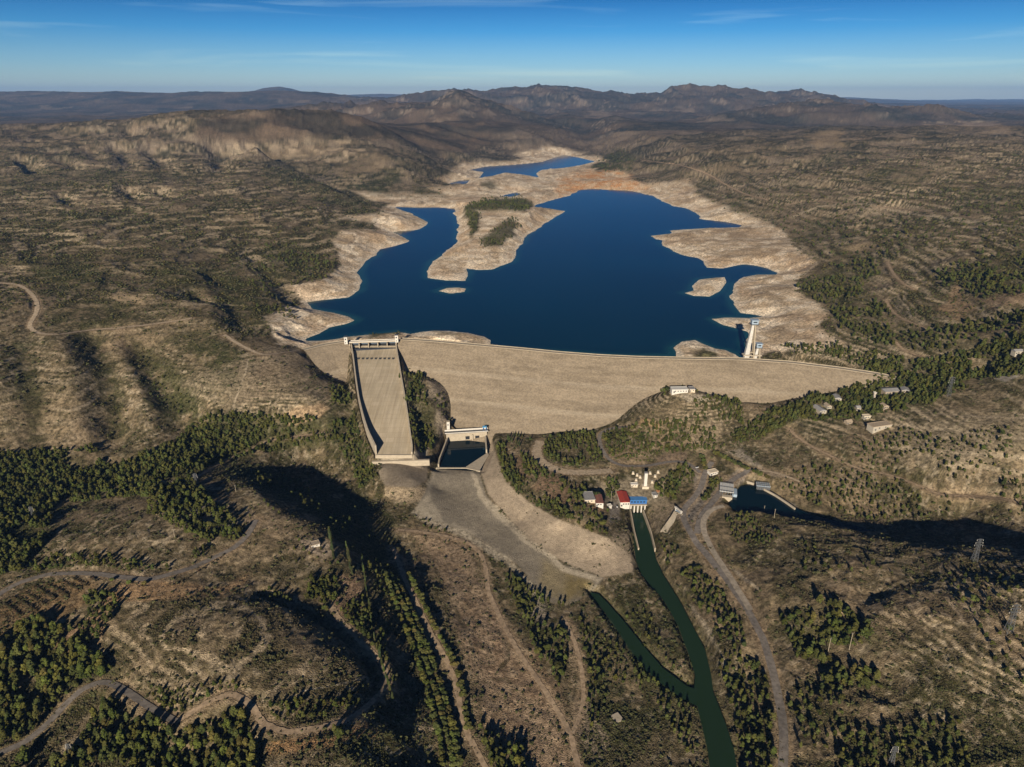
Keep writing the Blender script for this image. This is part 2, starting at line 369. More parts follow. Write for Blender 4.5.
ROADS = [
 # name, label-ish key, sight line points, width m, material key, shoulder m
 ("paved_road", [(-60,640),(0,594),(18,583),(45,575.5),(70,573),(92,573.5),(118,577),(150,580),(172,574),(195,567),(218,556),(238,546),(250,532),(256,520)], 6.5, "asphalt", 3),
 ("valley_road", [(-40,768),(0,753),(25,743),(48,724),(66,704),(82,689),(104,681),(122,688),(132,695),(152,709),(176,722)], 6.0, "asphalt", 2),
 ("dirt_track", [(176,722),(203,705),(230,692),(250,702),(262,724),(286,733),(318,728),(345,722),(368,706),(386,690),(387,672),(375,655),(356,637),(338,618),(331,606)], 5.5, "dirt", 3),
 ("dirt_track", [(393,548),(403,575),(416,602),(430,632),(444,655),(455,680),(460,705),(466,732),(482,760),(500,800)], 5.0, "dirt", 3),
 ("dirt_track", [(398,530),(420,532),(445,536),(470,543),(483,556),(487,575),(488,592),(502,622),(520,655),(546,692),(570,732),(586,800)], 5.0, "dirt", 3),
 ("dirt_track", [(566,622),(576,645),(582,670),(584,700),(578,722),(572,734)], 4.0, "dirt", 2),
 ("terrace_road", [(541,441),(535,450),(540,461),(553,469),(572,473),(596,472),(612,471)], 14.0, "gravel", 3),
 ("access_road", [(628,427),(612,428),(598,434),(600,447),(610,462),(624,467),(650,466),(672,461),(688,462),(700,473)], 6.0, "asphalt", 2),
 ("main_road", [(712,462),(704,474),(702,488),(690,503),(681,512),(686,525),(694,541),(708,558),(722,575),(734,592),(748,611),(761,634),(770,660),(777,690),(783,722),(784,745),(781,800)], 7.5, "asphalt", 3),
 ("main_road", [(735,462),(752,470),(735,478),(722,490),(712,503),(700,517),(697,535)], 8.0, "asphalt", 2),
 ("loop_road", [(724,506),(711,509),(702,520),(704,534),(712,550),(724,568),(737,588),(750,610)], 7.0, "pale", 3),
 ("hillside_track", [(752,470),(775,472),(800,482)], 5.0, "gravel", 3),
 ("hillside_track", [(790,431),(786,425),(793,434),(806,444),(822,452),(845,463),(866,472),(886,474),(908,481),(925,489),(942,496),(972,496),(1000,499),(1040,502)], 4.5, "dirt", 3),
 ("lakeside_track", [(887,262),(890,270),(896,278),(906,285),(915,290)], 6.0, "dirt", 4),
 ("lakeside_track", [(886,300),(889,310),(900,318),(915,324),(931,332)], 6.0, "dirt", 4),
 ("lakeside_track", [(896,342),(900,350),(918,356),(938,361)], 5.0, "dirt", 3),
 ("ridge_road", [(-20,282),(4,283),(20,285),(33,294),(39,306),(35,317),(27,327),(40,335),(62,334),(86,331),(120,328),(148,325),(172,322),(192,318)], 7.0, "gravel", 3),
 ("ridge_road", [(224,335),(238,344),(250,350),(262,356),(285,352),(303,349)], 6.0, "gravel", 3),
 ("plateau_track", [(784,206),(800,202),(825,201),(850,205),(880,207),(920,211),(975,218)], 9.0, "dirt", 4),
 ("plateau_track", [(640,160),(680,165),(705,172),(720,182),(745,195),(768,200)], 12.0, "dirt", 4),
 ("rim_track", [(330,432),(300,436),(270,440),(258,446),(240,455),(215,466),(200,475),(178,482),(160,482)], 4.5, "dirt", 2),
]
NODUST = np.zeros(X.shape)                 # 1 on roads, water, structures: nothing grows there
ROADD = np.full(X.shape, 1e6)
road_lines = []
for name, px, wd, mk, sh in ROADS:
    pts = densify(px, 5)
    w3 = cast(Z, pts[:, 0], pts[:, 1], 1400)
    # drop points that jumped behind a crest
    keep = [0]
    for k in range(1, len(w3)):
        if np.hypot(*(w3[k] - w3[keep[-1]])[:2]) < 60 + 0.04 * w3[k, 1]: keep.append(k)
    w3 = w3[keep]
    for it in range(3):
        q = w3.copy(); q[1:-1] = 0.25 * w3[:-2] + 0.5 * w3[1:-1] + 0.25 * w3[2:]; w3 = q
    for it in range(8):
        w3[1:-1, 2] = 0.25 * w3[:-2, 2] + 0.5 * w3[1:-1, 2] + 0.25 * w3[2:, 2]
    road_lines.append((name, w3, wd, mk))
for (name, w3, wd, mk), rd in zip(road_lines, ROADS):
    ext = wd / 2 + 16; lo = w3.min(0) - ext; hi = w3.max(0) + ext
    m = (X > lo[0]) & (X < hi[0]) & (Y > lo[1]) & (Y < hi[1])
    dd, tt = seg_dist(X[m], Y[m], w3, False, True)
    zr = np.interp(tt, np.arange(len(w3)), w3[:, 2])
    t = smooth(wd / 2 + 1.5, wd / 2 + 10, dd)
    Z[m] = np.where(dd < ext, zr * (1 - t) + Z[m] * t, Z[m])
    ROADD[m] = np.minimum(ROADD[m], dd - wd / 2)

U, V, DEP = proj(X, Y, Z)

# ------------------------------------------------------------------ ground cover: every vertex gets the colour of what grows or lies there, plus painted ravine shade
def col(r, g_, b): return np.array([r, g_, b], np.float32)
wu = 1.0
warp_a = (fbm(X, Y, 38, 3, 101) - 0.5) * 14; warp_b = (fbm(X, Y, 38, 3, 102) - 0.5) * 9
far_wu = (fbm(X, Y, 260, 5, 103) - 0.5) * 26; far_wv = (fbm(X, Y, 260, 5, 104) - 0.5) * 11
kf = smooth(1500, 3000, Y)
UW = U + warp_a * (1 - kf) + far_wu * kf; VW = V + warp_b * (1 - kf) + far_wv * kf
def zone(px, feather=6, warped=True):
    uu, vv = (UW, VW) if warped else (U, V)
    px = np.array(px, float); lo = px.min(0) - feather; hi = px.max(0) + feather
    m = (uu > lo[0]) & (uu < hi[0]) & (vv > lo[1]) & (vv < hi[1])
    out = np.zeros(X.shape, np.float32)
    out[m] = smooth(feather, -feather, sdf(uu[m], vv[m], px))
    return out
n_big = fbm(X, Y, 130, 4, 201); n_mid = fbm(X, Y, 26, 4, 202); n_fine = fbm(X, Y, 7, 3, 203); n_far = fbm(X, Y, 900, 4, 204)
nx = np.gradient(Z, axis=1) / np.maximum(np.gradient(X, axis=1), .1)
dzy = (np.gradient(Z, axis=0) / np.gradient(Y, axis=0)) - nx * 0
slope = np.hypot(nx, dzy)
SOIL, DARK, ROCK, RED = col(.228,.176,.108), col(.047,.044,.018), col(.36,.295,.205), col(.26,.15,.075)
GREEN, PINE = col(.062,.070,.026), col(.030,.038,.014)
cover = np.clip(0.56 + .10 * smooth(1000, 1500, Y) * smooth(100, -300, X) + 1.9 * (n_mid - 0.5) + 1.1 * (n_fine - 0.5) + 0.9 * (n_big - 0.5) + 0.5 * (n_far - .5), 0, 1)
# level beds of pale rock on the open slopes
phs = (Z + 5 * (fbm(X, Y, 160, 3, 12) - 0.5)) / 11.0
bed = np.clip(np.sin(2 * np.pi * phs + 1.2) * 0.5 + 0.5 + 0.6 * np.sin(2 * np.pi * phs * 2.7 + 3 * n_big) * 0.4, 0, 1)
bedmask = smooth(0.16, 0.36, slope) * smooth(0.35, 0.62, fbm(X, Y, 220, 3, 206) + 0.25 * (n_mid - .5)) * smooth(-30, 10, Z)
cover = np.clip(cover - 0.55 * bedmask * (bed - 0.45), 0, 1)
ALB = SOIL[None, None] * (1 - cover[..., None]) + DARK[None, None] * cover[..., None]
rockm = np.clip(bedmask * smooth(0.55, 0.95, bed) * smooth(0.3, 0.6, n_mid + 0.2), 0, 0.85)
ALB = ALB * (1 - rockm[..., None]) + ROCK * rockm[..., None]
# level beds read as pale broken stripes along the contours
zz = Z + 3 * (fbm(X, Y, 160, 3, 12) - .5); wv_ = fbm(X, Y, 45, 3, 222)
nearb = smooth(1800, 1100, Y); stripe = np.sin(2 * np.pi * zz / 8.5 + 3 * n_big) * (.65 - .3 * nearb) + np.sin(2 * np.pi * zz / 3.2 + 2.0) * (.35 + .35 * nearb)
gate = smooth(.03, .10, slope) * (.25 + .75 * smooth(.34, .54, .6 * fbm(X, Y, 260, 3, 223) + .4 * n_big)) * smooth(-55, -15, Z) * smooth(4300, 3000, Y)
rk = gate * smooth(.12, .48, stripe + 1.3 * (wv_ - .5)) * smooth(.28, .42, n_mid)
ALB = ALB * (1 - .85 * rk[..., None]) + col(.47,.375,.25) * .85 * rk[..., None]
dk = gate * smooth(.1, .8, -stripe + 1.5 * (wv_ - .5)); ALB = ALB * (1 - .6 * dk[..., None]) + DARK * .6 * dk[..., None]
# loose pale stones and dark single shrubs on the near slopes
sp1 = fbm(X, Y, 4.5, 3, 224); st_ = smooth(.58, .70, sp1) * smooth(1700, 900, Y) * smooth(.35, .6, n_big + .15); ALB = ALB * (1 - .5 * st_[..., None]) + col(.40,.335,.24) * .5 * st_[..., None]
sh_ = smooth(.57, .66, fbm(X, Y, 6.0, 2, 225)) * smooth(2200, 1000, Y); ALB = ALB * (1 - .55 * sh_[..., None]) + col(.045,.042,.02) * .55 * sh_[..., None]
# broken rock and woodland texture in the distance
ft = fbm(X, Y, 130, 4, 226); fm = smooth(2300, 4000, Y)
k_ = fm * smooth(.56, .70, ft) * .45; ALB = ALB * (1 - k_[..., None]) + col(.33,.26,.19) * k_[..., None]
k_ = fm * smooth(.46, .34, ft) * .5; ALB = ALB * (1 - k_[..., None]) + col(.038,.040,.022) * k_[..., None]
bare = smooth(0.60, 0.78, fbm(X, Y, 75, 4, 207)) * 0.45
ALB = ALB * (1 - bare[..., None]) + col(.27,.20,.13) * bare[..., None]
def paint(mask, c, a=1.0):
    global ALB
    k = (mask * a)[..., None]
    ALB = ALB * (1 - k) + np.asarray(c, np.float32) * k
def mixn(c1, c2, nn): return np.asarray(c1)[None, None] * (1 - nn[..., None]) + np.asarray(c2)[None, None] * nn[..., None]
# distant country: browner, darker woodland and a few pale fields
kfar = smooth(3500, 7000, Y)
paint(kfar, mixn(col(.034,.036,.030), col(.095,.072,.052), smooth(.35, .65, fbm(X, Y, 500, 5, 208))), 0.8)
paint(kfar * smooth(0.68, 0.76, fbm(X, Y * 0.6, 420, 4, 209)), col(.26,.205,.15), 0.45)
# green scrub and thin woods
GZ = [
 ([(590,168),(606,155),(622,148),(634,160),(632,172),(612,173),(592,173)], .9), ([(0,172),(60,168),(130,170),(172,172),(190,179),(140,182),(60,190),(-40,198),(-60,176)], .55),
 ([(-60,214),(60,214),(140,214),(200,212),(200,226),(100,228),(-60,234)], .35), ([(350,188),(378,174),(396,168),(402,180),(386,193),(362,194)], .85), ([(416,190),(440,188),(444,196),(414,197)], .7),
 ([(466,206),(486,199),(520,197),(531,203),(527,212),(500,210),(480,212),(478,232),(472,238),(468,220)], .8), ([(480,240),(495,228),(512,216),(522,222),(515,235),(498,246),(484,248)], .55), ([(478,183),(492,180),(504,186),(496,190),(480,188)], .5),
 ([(320,230),(345,225),(384,222),(392,230),(360,236),(330,240)], .6), ([(256,163),(300,173),(330,188),(360,201),(394,213),(380,216),(340,205),(300,192),(256,172)], .7),
 ([(270,240),(310,250),(335,262),(330,278),(300,285),(280,300),(300,322),(280,325),(256,310),(250,280)], .5),
 ([(690,190),(705,180),(720,186),(712,197)], .6), ([(725,200),(742,192),(752,204),(735,208)], .6), ([(705,215),(740,205),(752,213),(742,222)], .5), ([(785,182),(800,180),(812,198),(795,200)], .7), ([(640,165),(675,160),(680,174),(655,182)], .5),
 ([(860,175),(900,165),(930,175),(900,190),(868,186)], .6), ([(825,155),(850,152),(850,165),(830,168)], .5), ([(960,190),(1024,185),(1060,200),(1020,215),(960,205)], .5), ([(800,225),(830,215),(840,232),(812,240)], .5), ([(755,212),(775,210),(790,238),(770,240)], .4),
 ([(795,285),(835,265),(872,258),(882,272),(860,290),(892,312),(930,332),(980,322),(1060,300),(1060,350),(930,352),(880,346),(850,336),(835,320),(820,302)], .55), ([(930,275),(960,262),(1060,250),(1060,300),(985,300),(950,290)], .6),
 ([(0,455),(60,452),(105,447),(150,452),(182,440),(215,415),(262,413),(330,416),(346,425),(340,442),(260,452),(200,472),(150,485),(100,502),(60,508),(40,545),(0,585),(-60,585),(-60,460)], .7),
 ([(402,375),(422,372),(440,386),(447,405),(440,430),(430,455),(408,412)], .5), ([(335,385),(352,395),(364,440),(376,470),(360,490),(344,450),(330,430)], .6),
 ([(735,440),(760,415),(800,400),(835,393),(880,378),(862,362),(900,362),(940,360),(980,346),(1060,330),(1060,365),(985,382),(940,396),(930,406),(870,416),(840,421),(800,421),(770,436)], .6),
 ([(500,440),(515,455),(545,475),(600,496),(612,520),(608,536),(585,531),(525,498),(505,481)], .35),
 ([(0,640),(40,620),(70,640),(110,660),(122,690),(82,720),(40,750),(-60,780),(-60,640)], .8), ([(100,700),(140,705),(200,735),(270,740),(260,775),(60,790)], .6), ([(790,610),(830,600),(885,640),(880,690),(830,690)], .45), ([(840,735),(960,725),(980,790),(840,790)], .5),
 ([(600,600),(640,600),(690,660),(700,690),(640,660)], .35), ([(590,640),(640,660),(700,710),(700,790),(600,790),(590,720)], .35), ([(500,560),(560,600),(570,650),(520,640)], .35),
]
for px, a in GZ:
    zmk = zone(px, 5)
    paint(zmk * smooth(0.28, 0.55, n_mid * 0.6 + n_fine * 0.2 + n_big * 0.2), mixn(GREEN, DARK, n_fine), a)
# drawdown band: bleached silt and rock between the old and the present water line
PALE = [(285,345),(272,332),(262,320),(276,311),(298,304),(306,302),(300,296),(290,288),(283,284),(306,284),(331,275),(338,262),(340,252),(331,240),(341,232),(378,231),(376,224),(341,220),(384,212),(388,207),(392,204),(372,200),(351,192),(396,195),(441,196),(431,190),(463,187),(452,184),(436,177),(463,164),(510,159),(534,147),(559,149),(604,156),(594,167),(585,174),(612,171),(632,180),(642,185),(687,181),(684,187),(702,197),(720,207),(744,212),(767,221),(783,230),(793,245),(818,264),(798,277),(798,292),(828,312),(815,325),(845,342),(818,347),(768,352),(740,365),(600,362),(492,350),(420,346),(395,345),(350,345)]
pal = zone(PALE, 3.0) * (Y > ax_y - 3)
pal2 = np.maximum(pal, smooth(20, 6, lakeD) * (lakeD > -5) * (Y > ax_y))
pn = fbm(X, Y, 90, 4, 301); contour = smooth(.3, .7, fbm(X, Y, 22, 4, 302))
bank = mixn(col(.57,.445,.30), col(.79,.665,.50), smooth(.3, .7, 0.5 * contour + 0.5 * n_mid))
paint(pal2, bank, 0.97)
paint(pal2 * smooth(.52, .66, pn), col(.46,.31,.18), 0.45)
paint(pal2 * smooth(.52, .64, fbm(X, Y, 55, 4, 303)) * smooth(15, 60, lakeD), col(.27,.20,.125), 0.55)
paint(pal2 * smooth(14, 3, lakeD + 8 * (n_mid - .5)), col(.76,.66,.52), .6)
orange = smooth(.42, .52, fbm(X, Y, 180, 3, 242) + .12) * zone([(560,182),(590,168),(612,171),(632,180),(645,190),(600,192),(580,196),(560,198)], 5) * (lakeD > 0)
paint(orange, mixn(col(.56,.25,.075), col(.62,.42,.24), smooth(.4, .6, n_mid)), 0.8)
for px, a in [([(466,206),(486,199),(520,197),(531,203),(527,212),(500,210),(480,212),(478,232),(472,238),(468,220)], .8), ([(480,240),(495,228),(512,216),(522,222),(515,235),(498,246),(484,248)], .75), ([(478,183),(492,180),(504,186),(496,190),(480,188)], .7), ([(365,331),(395,329),(404,333),(372,337)], .8), ([(430,332),(450,332.5),(466,335),(440,336)], .5), ([(694,351),(706,347),(716,351),(716,357),(692,357)], .8)]:
    paint(zone(px, 3), mixn(GREEN, DARK, n_fine), min(1, a + .1))
paint(zone([(655,238),(700,232),(760,230),(790,250),(760,262),(700,252)], 5) * (lakeD > 3) * smooth(.45, .6, n_mid), col(.36,.26,.16), .5)
# bare cuts, quarry faces, fields
BZ = [
 ([(104,296),(118,291),(140,297),(146,305),(120,302)], col(.42,.32,.20), .9, 2), ([(262,344),(285,350),(300,352),(275,368),(258,362)], col(.30,.24,.16), .7, 3), ([(268,352),(300,345),(320,365),(338,388),(345,402),(320,402),(290,395),(240,405),(232,395),(240,370)], col(.215,.17,.115), .6, 6),
 ([(280,415),(300,408),(322,404),(331,410),(318,418),(288,426)], col(.42,.30,.18), .85, 2), ([(180,385),(240,358),(255,362),(240,400),(232,412)], col(.21,.175,.115), .5, 4),
 ([(170,498),(200,498),(222,512),(240,525),(236,535),(215,522),(185,510)], col(.26,.24,.22), .7, 2), ([(110,590),(150,580),(220,590),(250,575),(250,582),(225,596),(170,598),(140,600),(105,605)], col(.40,.26,.14), .8, 3), ([(100,605),(120,590),(110,620),(90,650),(50,660),(45,640),(80,620)], col(.30,.19,.115), .6, 4),
 ([(0,610),(25,590),(50,580),(100,582),(90,600),(60,615),(25,640),(0,650),(-60,680),(-60,640)], col(.20,.135,.07), .9, 3), ([(340,570),(360,575),(362,610),(335,620),(330,605),(342,590)], col(.30,.20,.13), .8, 3), ([(300,535),(330,540),(335,552),(320,556),(302,548)], col(.40,.32,.24), .7, 3),
 ([(262,745),(300,738),(350,725),(388,722),(380,735),(330,745),(270,758)], col(.33,.20,.10), .85, 3), ([(0,575+140),(10,725),(0,735)], col(.3,.2,.1), .5, 3),
 ([(415,530),(470,545),(488,590),(520,650),(560,700),(575,767),(540,790),(490,740),(460,640),(440,580)], col(.25,.175,.11), .75, 8), ([(455,625),(500,610),(512,650),(505,690),(470,670)], col(.29,.20,.125), .7, 5),
 ([(530,640),(560,690),(575,740),(560,790),(520,760),(500,700)], col(.27,.185,.115), .6, 6),
 ([(383,462),(412,452),(428,458),(427,480),(415,488),(385,486),(377,470)], col(.24,.20,.15), .95, 2), ([(378,458),(390,462),(410,456),(427,455),(428,448),(412,452)], col(.45,.39,.29), .9, 1), ([(385,487),(425,488),(424,500),(400,503),(385,497)], col(.38,.30,.20), .85, 2),
 ([(436,469),(479,472),(486,495),(503,515),(530,543),(565,565),(604,578),(592,592),(575,602),(558,604),(545,600),(535,585),(516,563),(490,545),(466,531),(440,522),(424,516),(416,508),(425,492)], col(.27,.235,.18), .95, 2),
 ([(410,515),(424,495),(434,470),(438,470),(428,498),(440,522),(470,533),(500,548),(530,578),(545,603),(538,604),(522,575),(495,555),(462,538),(420,524)], col(.46,.40,.30), .75, 2), ([(540,560),(590,580),(585,592),(560,603),(540,590)], col(.30,.24,.12), .6, 6), ([(565,572),(592,582),(585,595),(565,600)], col(.20,.15,.05), .6, 5),
 ([(420,480),(470,490),(500,530),(540,560),(500,545),(440,520)], col(.22,.19,.14), .4, 10),
 ([(492,440),(498,462),(506,482),(530,503),(560,520),(608,538),(636,560),(632,572),(604,577),(565,563),(530,541),(505,513),(488,494),(480,470)], col(.40,.325,.235), .9, 2), ([(606,538),(630,530),(634,556),(630,570),(604,576),(580,560)], col(.36,.29,.21), .6, 4),
 ([(478,470),(486,494),(503,514),(530,542),(566,565),(604,577),(600,582),(562,570),(525,545),(497,518),(480,495),(474,472)], col(.50,.43,.32), .8, 1),
 ([(640,475),(668,468),(690,462),(700,478),(690,482),(660,490),(640,485)], col(.30,.24,.16), .5, 3), ([(652,460),(672,450),(688,452),(685,463),(660,465)], col(.15,.11,.08), .8, 2), ([(424,374),(436,378),(444,388),(448,402),(448,424),(440,436),(434,420),(438,404),(428,392)], col(.33,.27,.20), .8, 3), ([(424,374),(432,372),(434,384),(426,388)], col(.36,.29,.2), .85, 2), ([(594,487),(640,478),(665,480),(662,500),(640,505),(600,502)], col(.30,.25,.18), .6, 3), ([(605,505),(620,500),(622,520),(610,525)], col(.24,.21,.18), .8, 2),
 ([(690,468),(705,474),(702,500),(735,470),(752,468),(745,480),(728,490),(712,508),(690,530),(678,520),(680,508),(692,495)], col(.25,.215,.175), .85, 2), ([(728,455),(742,450),(752,458),(765,468),(790,478),(775,476),(745,462)], col(.30,.26,.21), .7, 2),
 ([(650,500),(668,500),(680,508),(668,530),(655,535),(645,525)], col(.27,.215,.15), .6, 3), ([(680,395),(705,393),(712,398),(690,402)], col(.42,.36,.27), .8, 2), ([(632,412),(668,405),(690,398),(660,420)], col(.13,.105,.06), .6, 5), ([(640,418),(665,420),(660,427),(638,425)], col(.40,.27,.15), .7, 2),
 ([(690,425),(712,420),(722,425),(718,450),(700,455),(690,445)], col(.34,.27,.18), .5, 4), ([(940,310),(955,285),(968,300),(975,310),(955,318)], col(.32,.22,.13), .8, 3), ([(975,298),(1024,285),(1060,285),(1060,300),(990,308)], col(.28,.19,.12), .6, 4),
 ([(985,376),(1000,360),(1012,368),(1020,376),(1005,382)], col(.30,.27,.23), .9, 2), ([(1000,340),(1060,325),(1060,340),(1010,350)], col(.25,.20,.13), .6, 3), ([(895,430),(960,418),(1060,410),(1060,440),(960,470),(900,462)], col(.27,.22,.15), .5, 10), ([(840,430),(890,428),(895,465),(860,468)], col(.22,.165,.11), .5, 8),
 ([(880,312),(900,318),(895,330),(880,322)], col(.33,.25,.16), .5, 3), ([(796,505),(800,509),(790,502)], col(.5,.45,.4), .5, 1), ([(840,195),(880,205),(900,215),(880,218),(850,210)], col(.36,.29,.2), .5, 3), ([(930,214),(975,218),(1010,228),(960,225)], col(.34,.28,.2), .5, 3), ([(810,135),(840,128),(845,142),(815,148)], col(.30,.22,.13), .7, 4), ([(930,122),(1000,122),(1010,130),(940,127)], col(.34,.25,.16), .6, 3),
 ([(370,80+70),(256,160),(256,152),(300,146),(380,150),(390,166),(330,172)], col(.30,.225,.14), .5, 4), ([(600,480),(500,500)], col(0,0,0), 0, 1),
 ([(830,480),(860,470),(870,485),(845,490)], col(.27,.21,.15), .5, 5), ([(740,640),(752,660),(760,690),(752,700),(742,670)], col(.33,.25,.16), .4, 4), ([(700,600),(730,615),(728,640),(712,625)], col(.33,.24,.15), .5, 3),
 ([(563,615),(575,622),(582,660),(575,690),(566,640)], col(.36,.27,.18), .5, 3), ([(520,590),(545,605),(545,625),(525,612)], col(.36,.31,.25), .6, 3), ([(575,700),(590,700),(612,740),(600,767),(580,740)], col(.30,.24,.18), .6, 4),
]
ROUGHV = np.ones(X.shape, np.float32)
def line_paint(px, wd, c, a, wob_=2.0):
    w3 = cast(Z, *densify(px, 6).T, n=900); lo = w3.min(0) - 25; hi = w3.max(0) + 25
    m = (X > lo[0]) & (X < hi[0]) & (Y > lo[1]) & (Y < hi[1]); dd = seg_dist(X[m], Y[m], w3, False) + wob_ * (n_mid[m] - .5) * 2
    k = np.zeros(X.shape, np.float32); k[m] = smooth(wd, wd * .4, dd); paint(k, c, a)
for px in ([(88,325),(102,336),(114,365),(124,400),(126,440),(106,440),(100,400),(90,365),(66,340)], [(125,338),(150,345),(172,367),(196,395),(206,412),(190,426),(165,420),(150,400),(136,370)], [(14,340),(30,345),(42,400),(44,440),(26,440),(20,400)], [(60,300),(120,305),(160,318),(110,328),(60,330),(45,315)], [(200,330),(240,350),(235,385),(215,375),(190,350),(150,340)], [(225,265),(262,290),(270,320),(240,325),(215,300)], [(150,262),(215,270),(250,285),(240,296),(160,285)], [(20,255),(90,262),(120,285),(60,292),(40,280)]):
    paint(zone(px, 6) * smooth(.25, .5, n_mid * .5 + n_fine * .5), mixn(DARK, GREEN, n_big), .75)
for px, c, a, fe in BZ:
    if len(px) < 3: continue
    crisp = a >= .9 and fe <= 2
    zmk = zone(px, fe if not crisp else 1.2, not crisp)
    if crisp:
        paint(zmk, np.asarray(c)[None, None] * (0.72 + 0.35 * n_mid[..., None] + .21 * n_fine[..., None]), .97); ROUGHV = ROUGHV * (1 - .7 * zmk)
    else: paint(zmk * smooth(0.1, 0.42, n_fine * 0.5 + n_mid * 0.5), np.asarray(c)[None, None] * (0.8 + 0.4 * n_fine[..., None]), a)
paint(zone([(200,118),(256,110),(330,105),(420,100),(520,125),(470,150),(440,160),(400,140),(330,138),(256,142),(200,138)], 6), mixn(col(.055,.046,.030), col(.15,.108,.070), smooth(.35, .65, fbm(X, Y, 200, 5, 241))), .85)
for k in range(26):
    u0 = RNG.uniform(-20, 360); v0 = RNG.uniform(137, 166) if u0 < 256 else RNG.uniform(141, 165); L_ = RNG.uniform(25, 80)
    line_paint([(u0, v0), (u0 + L_ / 2, v0 + RNG.uniform(-1.0, 1.4)), (u0 + L_, v0 + RNG.uniform(-1.5, 2.5))], RNG.uniform(6, 15), col(.46,.36,.24) if k % 3 else col(.05,.05,.028), RNG.uniform(.45, .8), 8)
for k in range(46):
    u0 = RNG.uniform(-20, 300) if k < 26 else RNG.uniform(690, 1000); v0 = RNG.uniform(185, 330) if k < 26 else RNG.uniform(120, 260); L_ = RNG.uniform(20, 70)
    if k < 26 and u0 + L_ > 300 and v0 > 240: continue
    line_paint([(u0, v0), (u0 + L_ / 2, v0 + RNG.uniform(-1.6, 1.6)), (u0 + L_, v0 + RNG.uniform(-2.5, 2.5))], RNG.uniform(2.5, 6) * (1 if v0 > 240 else 1.8), col(.42,.34,.23) if k % 4 else col(.045,.045,.022), RNG.uniform(.35, .7), 4)
paint(zone([(236,462),(300,474),(350,490),(390,513),(404,560),(416,620),(402,642),(386,604),(350,552),(300,506),(248,484)], 5) * smooth(.15, .4, n_mid), mixn(DARK, GREEN, n_fine), .8)  # scrub tones painted over the ravine to deepen the ridge's cast shadow
for px, wd, c, a in [
 ([(460,632),(480,626),(498,631),(508,645),(508,660),(500,668)], 2.2, col(.07,.06,.03), .8), ([(466,648),(480,644),(490,652),(494,664)], 1.8, col(.07,.06,.03), .7), ([(486,680),(506,679),(520,690),(526,704),(520,712)], 2.0, col(.07,.06,.03), .8), ([(492,694),(504,698),(510,712)], 1.6, col(.07,.06,.03), .7), ([(425,545),(440,580),(470,640),(480,690),(482,730)], 3.0, col(.06,.055,.028), .6),
 ([(232,412),(238,392),(246,372),(248,360)], 1.6, col(.42,.35,.25), .6), ([(212,378),(226,368),(236,358)], 1.4, col(.42,.35,.25), .5), ([(895,425),(950,430),(1030,440)], 3.5, col(.40,.33,.23), .6), ([(885,446),(950,452),(1030,458)], 3.0, col(.40,.33,.23), .55), ([(905,410),(960,416),(1030,418)], 2.5, col(.38,.31,.22), .5), ([(940,464),(990,468),(1030,474)], 2.5, col(.40,.33,.23), .5), ([(850,300),(880,292),(905,286)], 4, col(.36,.29,.2), .5), ([(800,300),(850,288),(880,280)], 3, col(.36,.29,.2), .4), ([(830,320),(870,318),(890,326)], 3, col(.36,.29,.2), .4),
 ([(640,178),(690,186),(720,196)], 6, col(.36,.30,.21), .5), ([(790,218),(820,206),(850,204),(885,208),(910,214),(960,220),(1030,228)], 7, col(.46,.38,.27), .75), ([(690,152),(740,150),(800,158)], 8, col(.36,.28,.19), .5), ([(730,180),(780,178),(830,186)], 8, col(.36,.28,.19), .5), ([(60,240),(150,232),(220,230)], 6, col(.33,.27,.18), .5), ([(40,278),(110,270),(150,276)], 5, col(.34,.28,.19), .5), ([(180,250),(230,244),(262,250)], 5, col(.36,.3,.2), .5), ([(700,545),(720,560),(760,590)], 2.0, col(.42,.36,.27), .5), ([(690,605),(705,625),(722,655),(728,680)], 1.8, col(.4,.34,.25), .6), ([(190,612),(180,640),(175,668)], 1.0, col(.36,.29,.19), .5), ([(318,655),(304,668),(300,690)], 1.2, col(.38,.31,.21), .5), ([(300,692),(340,684),(376,676)], 2.0, col(.40,.35,.27), .5),
 ]: line_paint(px, wd, c, a)
paint(zone([(505,447),(530,464),(600,497),(608,525),(585,520),(520,482)], 3) * smooth(.35, .5, n_mid), col(.27,.175,.115), .65)
plain = zone([(415,530),(470,545),(488,590),(520,650),(560,700),(575,767),(540,790),(490,740),(460,640),(440,580)], 8)
paint(plain * smooth(.3, .55, n_mid * .6 + n_fine * .4), mixn(col(.30,.215,.14), col(.40,.31,.21), n_fine), .6)
# road shoulders and cut banks
rs = smooth(7.0, 0.5, ROADD + 5 * (n_mid - 0.5))
paint(rs, mixn(col(.27,.19,.115), col(.38,.29,.19), n_fine), 0.6)
# river bed, water margins
def wpoly_d(px, z):
    poly = world_poly(px, z); out = np.full(X.shape, 1e6); lo = poly.min(0) - 40; hi = poly.max(0) + 40
    m = (X > lo[0]) & (X < hi[0]) & (Y > lo[1]) & (Y < hi[1]); out[m] = sdf(X[m], Y[m], poly); return out
rivD = np.minimum(wpoly_d(RIVER, RIV_Z), wpoly_d(BRANCH, RIV_Z)); canD = wpoly_d(CANAL, CANAL_Z); poolD = wpoly_d(POOL, POOL_Z)
paint(smooth(8, 1, rivD) * smooth(530, 575, V), mixn(col(.07,.075,.03), col(.16,.13,.07), n_fine), .7)
paint(smooth(1.5, -2, rivD), col(.035,.05,.03), 1)
paint(smooth(1, -1, canD), col(.03,.04,.035), 1)
